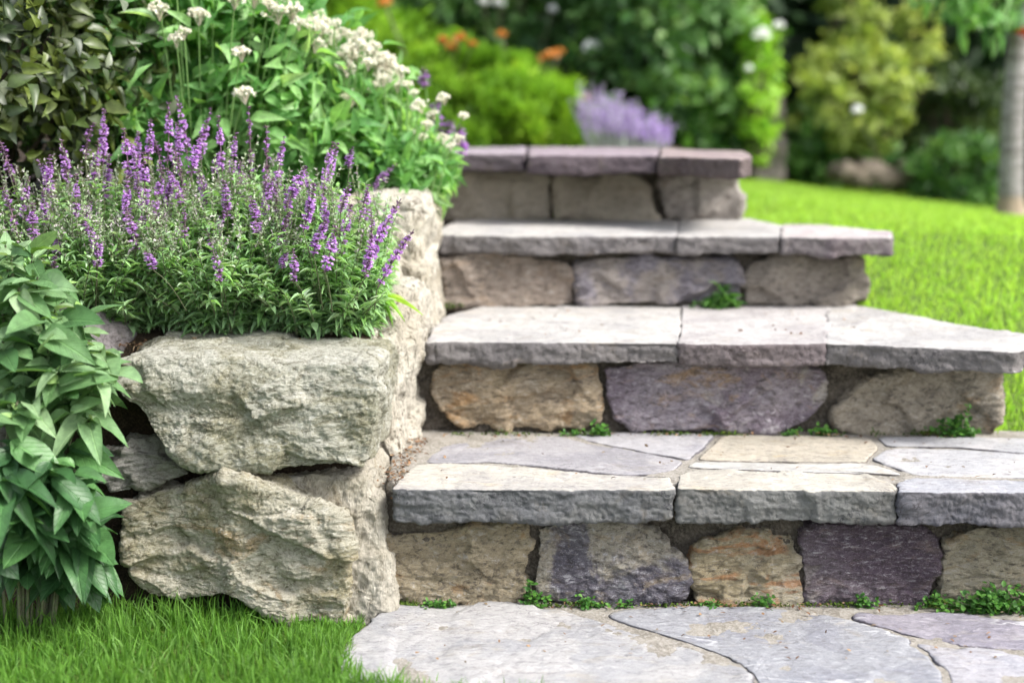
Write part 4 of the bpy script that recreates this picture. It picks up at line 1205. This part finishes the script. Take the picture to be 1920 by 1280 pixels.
def blossom_mesh(name, mat, seed, n=26, l=0.7, w=0.6):
    rs = np.random.RandomState(seed)
    d = sphere_pts(rs, n); d[:, 2] = np.abs(d[:, 2])
    v = place(LEAF_R, d * 0.12, d + rs.normal(0, .2, d.shape), np.cross(d, rs.normal(size=d.shape)), l * 0.6, w * 0.6, rs.rand(n))
    return bare_mesh(name, v, mat)
M_orange = leaf_mat('orange_petals', [(.55, .22, .05), (.62, .30, .08), (.45, .25, .08)], 0.3, tint=(1, .8, .5))
M_rose = leaf_mat('white_petals', [(.80, .80, .80), (.86, .86, .84)], 0.3, tint=(1, 1, 1))
ME_or = blossom_mesh('blossom', M_orange, 3)
ME_wh = blossom_mesh('blossom', M_rose, 4)
def blossoms(name, label, cat, items, me, base, gr=None):
    root = thing(name, base, label, cat, gr)
    rs = np.random.RandomState(len(items) * 7 + int(base[0] * 100) % 50)
    P_ = []
    for px, py, Y, s in items:
        p = at_y(px, py, Y)
        flower_head(root, p, s, rs, me, 'blossom'); P_.append(p)
    paths = []
    for p in P_:
        t = np.linspace(0, 1, 4)[:, None]
        paths.append(np.array(base) * (1 - t) + p * t)
    v, f, r = tubes(paths, [np.full(4, 0.004)] * len(paths))
    mesh_obj('stems', v, f, M_sal_stem, root)
blossoms('orange_flower', 'orange flowers over the right shoulder of the rounded needle shrub', 'flowers', [(1035, 105, 5.3, .055), (1020, 110, 5.3, .045), (1050, 98, 5.35, .04), (940, 66, 5.3, .045), (1100, 185, 5.1, .04)], ME_or, (0.05, 5.4, 0.72))
blossoms('orange_flower', 'orange flowers on top of the yellow green needles near the upper middle', 'flowers', [(830, 78, 4.95, .045), (862, 74, 4.95, .05), (886, 84, 4.95, .04), (846, 90, 4.95, .04), (720, 6, 5.2, .06)], ME_or, (-0.28, 5.3, 0.75))

# lavender behind the steps
r8 = thing('lavender', (0.42, 5.0, 0.70), 'blurred purple lavender clump behind the top step', 'flowering plant')
rs = np.random.RandomState(15)
LAV = leaf_mat('lavender_petals', [(.36, .22, .56), (.46, .32, .66), (.58, .46, .74)], 0.3, 0.7, 0.1, tint=(1, .8, 1))
P_, D_ = [], []
paths = []
for i in range(210):
    u_ = rs.rand()
    a = 0.35 * (u_ - 0.55) + rs.normal(0, 0.13)
    b = np.array([0.27 + 0.24 * u_ + rs.normal(0, 0.015), 5.0 + rs.normal(0, 0.07), 0.68])
    h = (0.27 - 0.15 * u_) * rs.uniform(0.65, 1.05)
    d = np.array([math.sin(a), rs.normal(0, 0.15), 1.0]); d /= np.linalg.norm(d)
    e = b + d * h
    paths.append(np.array([b, (b + e) / 2, e]))
    for k in range(10):
        P_.append(b + d * h * (0.45 + 0.55 * k / 10)); D_.append(d + rs.normal(0, 0.5, 3))
v, f, r = tubes(paths, [np.full(3, 0.0015)] * len(paths), 3)
mesh_obj('stems', v, f, simple_mat('lavender_stems', (.30, .34, .30), (.24, .28, .22), 30, bump=0.1), r8)
v, f, r = place(LEAF_R, P_, D_, rs.normal(size=(len(P_), 3)), 0.013, 0.008, rs.rand(len(P_)))
mesh_obj('flowers', v, f, LAV, r8, rnd=r)

# tall shrubs and hedge
HG = 'shrubs along the back of the garden'
bush('leafy_shrub', 'tall dark green leafy shrub standing right behind the lavender', 'shrub', (0.68, 6.3, 1.15), (0.33, 0.36, 0.75), 260, 40, 0.075, M_mid, 51, ratio=0.5, group=HG, spread=0.30)
bush('leafy_shrub', 'dark shrub with glossy leaves above the rounded needle shrub', 'shrub', (0.10, 6.9, 1.20), (0.60, 0.45, 0.75), 240, 36, 0.08, M_mid, 52, ratio=0.5, group=HG, spread=0.30)
bush('yellow_leaved_shrub', 'loose yellow green shrub right of the grey garden pillar', 'shrub', (1.49, 6.3, 0.89), (0.25, 0.26, 0.24), 70, 26, 0.055, M_lime, 53, ratio=0.5, group=HG, spread=0.22)
bush('climbing_shrub', 'narrow bright lime green climber on the right edge of the tall leafy shrub', 'shrub', (1.03, 6.0, 0.93), (0.055, 0.08, 0.30), 34, 22, 0.05, leaf_mat('lime_leaves', [(.16, .32, .04), (.28, .50, .06), (.44, .62, .14)], 0.5, 0.5, 0.3), 57, ratio=0.6, group=HG, spread=0.8)
bush('leafy_shrub', 'low dark shrub at the lawn edge beneath the yellow green leaves', 'shrub', (1.42, 6.5, 0.66), (0.34, 0.25, 0.20), 90, 30, 0.06, M_mid, 58, ratio=0.5, group=HG, spread=0.35)
bush('yellow_leaved_shrub', 'thin yellow green spray at the top between the lime climber and the trunk', 'shrub', (1.80, 6.45, 1.12), (0.07, 0.1, 0.22), 18, 20, 0.05, M_lime, 59, ratio=0.5, group=HG, spread=0.8)
bush('yellow_leaved_shrub', 'upright yellow green spray rising straight above the loose shrub', 'shrub', (1.53, 6.5, 1.27), (0.12, 0.14, 0.28), 34, 22, 0.055, M_lime, 54, ratio=0.5, group=HG, spread=0.24)
bush('fern_bush', 'bright green ferny bush left of the tree trunk', 'shrub', (1.84, 5.9, 0.57), (0.18, 0.18, 0.13), 60, 34, 0.055, M_mid, 55, ratio=0.3, group=HG, upb=2, spread=0.4)
bush('fern_bush', 'olive leaved bush standing behind the ferny bush by the trunk', 'shrub', (1.98, 6.5, 0.76), (0.24, 0.22, 0.28), 80, 30, 0.06, leaf_mat('olive_leaves', [(.02, .04, .012), (.035, .065, .018), (.10, .15, .04)], 0.3), 56, ratio=0.4, group=HG, spread=0.35)
HX = [(-2.6, 7.8), (-1.3, 8.3), (0.0, 8.6), (1.3, 8.4), (2.6, 8.0), (3.9, 7.6)]
HL = ['dark hedge bush far behind the ivy corner', 'dark hedge bush behind the taller needle shrub', 'dark hedge bush behind the glossy shrub in the upper middle', 'dark hedge bush behind the grey pillar', 'dark hedge bush behind the olive bush and trunk', 'dark hedge bush at the far right edge']
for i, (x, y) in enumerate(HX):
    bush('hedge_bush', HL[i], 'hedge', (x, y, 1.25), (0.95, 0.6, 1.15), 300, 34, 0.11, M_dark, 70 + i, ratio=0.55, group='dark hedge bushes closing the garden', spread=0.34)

blossoms('white_rose', 'white blossom glowing in the dark shrub above the lavender', 'flowers', [(1110, 90, 6.0, .075)], ME_wh, (0.36, 6.2, 0.6), 'white blossoms in the back shrubs')
blossoms('white_rose', 'white blossoms on the tall shrub edge beside the grey pillar', 'flowers', [(1428, 68, 5.9, .075), (1460, 50, 6.0, .05), (1405, 130, 5.9, .04)], ME_wh, (1.0, 6.1, 0.6), 'white blossoms in the back shrubs')
blossoms('white_rose', 'white blossoms at the top edge above the orange flowers', 'flowers', [(905, 5, 6.4, .06), (935, 8, 6.4, .06), (1035, 20, 6.3, .05), (1120, 35, 6.3, .05)], ME_wh, (0.0, 6.5, 0.6), 'white blossoms in the back shrubs')
blossoms('white_rose', 'small cream blossom low on the yellow green shrub', 'flowers', [(1608, 208, 5.85, .05)], ME_wh, (1.55, 6.0, 0.6), 'white blossoms in the back shrubs')

# grey pillar and rocks at the edge of the lawn
p0 = at_y(1440, 340, 6.2)
pil = stone('garden_pillar', pf([(1412, 345), (1410, 250), (1418, 180), (1440, 150), (1468, 185), (1474, 260), (1472, 345)], 6.2), 'front', 6.2, 0.2, S('grey_mauve_stone', (.34, .29, .26), (.26, .22, .22), (.34, .28, .2), (.14, .12, .11), (.46, .42, .40), 15.0), cell=0.012, r=0.03)
tag(pil, 'mauve grey stone pillar between the tall shrub and the yellow shrub', 'pillar')
for i, (px, py, w_, h_, lab) in enumerate([(1640, 338, 45, 38, 'brownish rock at the lawn edge under the yellow green shrub'), (1712, 340, 28, 34, 'pale rock at the lawn edge left of the ferny bush'), (1590, 330, 30, 26, 'small rock at the lawn edge beneath the yellow green shrub')]):
    q_ = [(px - w_, py + 12), (px - w_ * .9, py - h_ * .5), (px - w_ * .3, py - h_), (px + w_ * .5, py - h_ * .9), (px + w_, py - h_ * .2), (px + w_, py + 12)]
    o = stone('rock', pf(q_, 5.9), 'front', 5.9, 0.15, S('edge_rock', (.22, .18, .14), (.16, .13, .10), (.2, .15, .1), (.08, .07, .055), (.34, .30, .26), 16.0 + i), cell=0.012, r=0.03)
    tag(o, lab, 'rock', 'rocks along the lawn edge')

# tree trunk at the right edge
tb = at_y(1897, 412, 4.6)
tr = thing('tree', tb, 'slim grey tree trunk leaning at the right edge of the lawn', 'tree')
t = np.linspace(0, 1, 40)
px_ = np.interp(t, [0, .1, .4, .8, 1], [1895, 1894, 1899, 1914, 1926])
pts = np.array([at_y(a, 412 - b * 500, 4.6) for a, b in zip(px_, t)])
v, f, r = tubes([pts], [np.interp(t, [0, .03, .08, .3, 1], [.062, .048, .040, .036, .030]) * (1 + 0.0 * t)], 16)
tm = NT('trunk_bark')
vv = tm.coords(0, (1, 1, 5))
n1 = tm.noise(vv, 14, 6, 0.65)
tcx = tm.n('ShaderNodeTexCoord'); sx = tm.n('ShaderNodeSeparateXYZ'); tm.l(tcx.outputs['Object'], sx.inputs[0])
cc_ = tm.mix(tm.ramp(n1, .4, .6), (.30, .28, .28), (.17, .155, .15))
cc_ = tm.mix(tm.ramp(sx.outputs[2], 0.09, 0.06), cc_, (.30, .23, .17))
bs_ = tm.n('ShaderNodeBsdfPrincipled'); tm.l(cc_, bs_.inputs['Base Color']); bs_.inputs['Roughness'].default_value = .85
bp_ = tm.n('ShaderNodeBump'); bp_.inputs['Distance'].default_value = .01; tm.l(n1, bp_.inputs['Height']); tm.l(bp_.outputs[0], bs_.inputs['Normal'])
tm.l(bs_.outputs[0], tm.out.inputs[0])
mesh_obj('trunk', v, f, tm.m, tr)
rs = np.random.RandomState(3)
cp = np.array([at_y(1850, -40, 4.5), at_y(1820, -10, 4.5), at_y(1900, -60, 4.6), at_y(1880, 20, 4.55), at_y(1780, -40, 4.5), at_y(1960, -80, 4.6), at_y(1990, 0, 4.7)])
N_ = 420
ci = rs.randint(0, len(cp), N_)
pp = cp[ci] + rs.normal(0, 0.045, (N_, 3))
v, f, r = place(LEAF_S, pp, rs.normal(0, .6, (N_, 3)) + np.array([0, 0, -0.7]), rs.normal(size=(N_, 3)) + np.array([0, 0, .6]), rs.uniform(.05, .09, N_), rs.uniform(.016, .026, N_), rs.rand(N_))
mesh_obj('crown', v, f, M_val, tr, rnd=r)
paths = [np.linspace(pts[-1 if k > 1 else 30], c_, 4) for k, c_ in enumerate(cp)]
v, f, r = tubes(paths, [np.linspace(.010, .003, 4)] * len(paths), 5)
mesh_obj('branches', v, f, M_bark, tr)
rp = at_y(1922, 66, 4.52)
v, f, r = place(LEAF_R, [rp] * 10, rs.normal(size=(10, 3)), rs.normal(size=(10, 3)), .035, .03, rs.rand(10))
rd = mesh_obj('red_flower', v, f, leaf_mat('red_petals', [(.55, .05, .02), (.65, .10, .03)], 0.2, tint=(1, .5, .4)), origin=rp, rnd=r)
tag(rd, 'small red flower beside the trunk at the right edge', 'flower')

# ------------------------------------------------------------------ little weeds in the joints
M_weed = leaf_mat('weed_leaves', [(.03, .10, .02), (.06, .17, .03), (.12, .27, .05)], 0.3, 0.5, 0.3)
def weed(px, py, Y, z, w, h, n, label, seed, tmpl=None, leaf=0.007):
    rs = np.random.RandomState(seed)
    p = at_y(px, py, Y); base = np.array([p[0], Y, z])
    root = thing('weed', base, label, 'weed', 'small weeds in the joints of the stairs')
    stems, P_, D_ = [], [], []
    for i in range(n):
        e = base + np.array([rs.normal(0, w * 0.45), -abs(rs.normal(0, w * 0.22)), abs(rs.normal(0, h * 0.5))])
        stems.append(np.array([base + (e - base) * [0.6, 0.6, 0], base * 0.3 + e * 0.7, e]))
        for k in range(5):
            P_.append(e + rs.normal(0, 0.003, 3)); D_.append(rs.normal(size=3) * [1, 1, .5] + [0, -0.3, .4])
    v, f, r = tubes(stems, [np.full(3, 0.0005)] * n, 3)
    mesh_obj('stems', v, f, M_sal_stem, root)
    v, f, r = place(tmpl or LEAF_R, P_, D_, np.tile([0, -.5, 1.0], (len(P_), 1)), rs.uniform(.7, 1.3, len(P_)) * leaf, rs.uniform(.6, 1.1, len(P_)) * leaf * (0.9 if tmpl is None else .25), rs.rand(len(P_)))
    mesh_obj('foliage', v, f, M_weed, root, rnd=r)
F1, F2, F3 = Y1 - 0.012, Y2 - 0.012, Y3 - 0.012
for i, a in enumerate([
    (1000, 1120, F1, .012, .022, .028, 26, 'fern like weed at the foot of the joint between the tan and dark blue stones', None, .008),
    (1100, 1143, F1, .012, .026, .014, 20, 'weed on the paving under the middle of the dark blue riser stone', None, .007),
    (1165, 1143, F1, .012, .016, .010, 12, 'tiny weed on the paving under the right half of the dark blue stone', None, .006),
    (1330, 1125, F1, .012, .022, .012, 14, 'weed under the left corner of the ochre rusty stone', None, .006),
    (1430, 1128, F1, .012, .024, .016, 18, 'weed under the right half of the ochre rusty stone', None, .007),
    (1622, 1142, F1, .012, .018, .018, 18, 'weed under the middle of the dark purple speckled stone', None, .007),
    (1750, 1130, F1, .012, .022, .022, 26, 'weed at the right corner of the dark purple speckled stone', None, .007),
    (1855, 1140, F1 - .01, .012, .075, .034, 150, 'big spreading cress like weed under the buff stone at the right', None, .010),
    (825, 1130, F1, .012, .034, .012, 22, 'weed under the left tan riser stone', None, .007),
    (1310, 1000, F1, .175, .016, .022, 12, 'weed in the mortar left above the ochre stone', None, .006),
    (1490, 985, F1, .19, .012, .012, 10, 'weed just under the cap above the ochre stone', None, .006),
    (1128, 798, F2, Z1, .020, .022, 24, 'weed at the joint left of the mauve blotched stone on the second riser', None, .009),
    (1545, 804, F2, Z1, .022, .018, 24, 'weed at the right end of the mauve blotched stone on the second riser', None, .009),
    (1485, 808, F2, Z1, .022, .008, 12, 'low weed under the mauve blotched stone on the second riser', None, .007),
    (1795, 812, F2, Z1, .045, .034, 60, 'ferny weed in front of the brown grey stone at the right of the second riser', None, .010),
    (1080, 812, F2, Z1, .026, .006, 10, 'low weed under the orange tinted stone on the second riser', None, .007),
    (1350, 572, F3, Z2, .040, .036, 46, 'grassy tuft on the second tread before the third riser', LEAF_N, .024),
    ]):
    weed(*a[:7], a[7], 400 + i, a[8], a[9])
# moss and tiny seedlings along the joints
rs = np.random.RandomState(66)
P_ = []
for (pa, pb, Yd, z_, n_, k_) in [(728, 860, F1, .014, 200, .8), (1010, 1290, F1, .014, 200, .6), (1300, 1500, F1, .014, 160, .6), (1520, 1760, F1, .014, 160, .6), (1740, 2000, F1 - .006, .014, 420, 1.3), (830, 1130, F2, Z1, 160, .6), (1160, 1560, F2, Z1, 220, .6), (1600, 1860, F2, Z1, 240, .9), (835, 870, F3, Z2, 60, 1.2)]:
    a_, b_ = at_y(pa, 1000, Yd)[0], at_y(pb, 1000, Yd)[0]
    c_ = rs.uniform(a_, b_, 7)
    x_ = c_[rs.randint(0, 7, n_)] + rs.normal(0, (b_ - a_) * .05, n_)
    P_.append(np.stack([x_, Yd + np.abs(rs.normal(0, .004, n_)) - .004, z_ + np.abs(rs.normal(0, .0045 * k_, n_))], 1))
P_ = np.concatenate(P_)
v, f, r = place(LEAF_R, P_, rs.normal(size=P_.shape) + [0, -.5, .5], rs.normal(size=P_.shape) + [0, -.5, 1], rs.uniform(.003, .0065, len(P_)), rs.uniform(.002, .005, len(P_)), rs.rand(len(P_)))
ms_ = mesh_obj('moss', v, f, leaf_mat('moss_leaves', [(.03, .06, .012), (.06, .11, .02), (.12, .16, .03), (.08, .17, .03)], 0.15, 0.7, 0.1), origin=(0, 0, 0), rnd=r)
tag(ms_, 'thin green moss growing along the feet of the risers', 'moss', kind='stuff')
# dry leaf litter caught in the corners
rs = np.random.RandomState(88)
P_ = []
for (x0, y0, z0, x1, y1, z1, n_, sx_, sz_) in [(-0.205, 2.36, Z1 - .002, -0.175, 2.62, Z1 + .004, 170, .012, .004), (-0.19, 2.335, 0.19, -0.20, 2.35, 0.232, 70, .008, .006),
                                     (-0.75, 2.455, 0.437, -0.28, 2.455, 0.437, 260, .012, .004), (-0.14, Y2 - .03, Z1 + .004, 0.85, Y2 - .03, Z1 + .004, 60, .012, .001), (-0.1, Y1 - .02, .018, 0.9, Y1 - .02, .018, 70, .012, .001)]:
    t = rs.rand(n_)[:, None]
    P_.append(np.array([x0, y0, z0]) * (1 - t) + np.array([x1, y1, z1]) * t + rs.normal(0, 1, (n_, 3)) * [sx_, sx_ * .8, 0] + np.array([0, 0, 1]) * np.abs(rs.normal(0, sz_, (n_, 1))))
n_ = 150
xx = rs.uniform(-.15, 1.0, n_)
P_.append(np.stack([xx[:70], rs.uniform(2.05, 2.30, 70), np.full(70, .018)], 1))
P_.append(np.stack([xx[70:120], rs.uniform(2.32, 2.66, 50), np.full(50, Z1 + .003)], 1))
P_.append(np.stack([xx[120:] * .75, rs.uniform(2.70, 3.08, 30), np.full(30, Z2 + .003)], 1))
P_ = np.concatenate(P_)
v, f, r = place(LEAF_R, P_, rs.normal(size=P_.shape) * [1, 1, .25], rs.normal(0, .3, P_.shape) + [0, 0, 1], rs.uniform(.004, .012, len(P_)), rs.uniform(.002, .006, len(P_)), rs.rand(len(P_)))
lt = mesh_obj('leaf_litter', v, f, leaf_mat('dry_litter', [(.10, .05, .03), (.20, .11, .06), (.30, .20, .12), (.16, .13, .09)], 0.05, 0.8, 0.1), origin=(0, 0, 0), rnd=r)
tag(lt, 'dry brown leaf bits caught along the wall and in the corners of the steps', 'leaf litter', kind='stuff')
for o in bpy.data.objects:
    if '_o' in o: del o['_o']
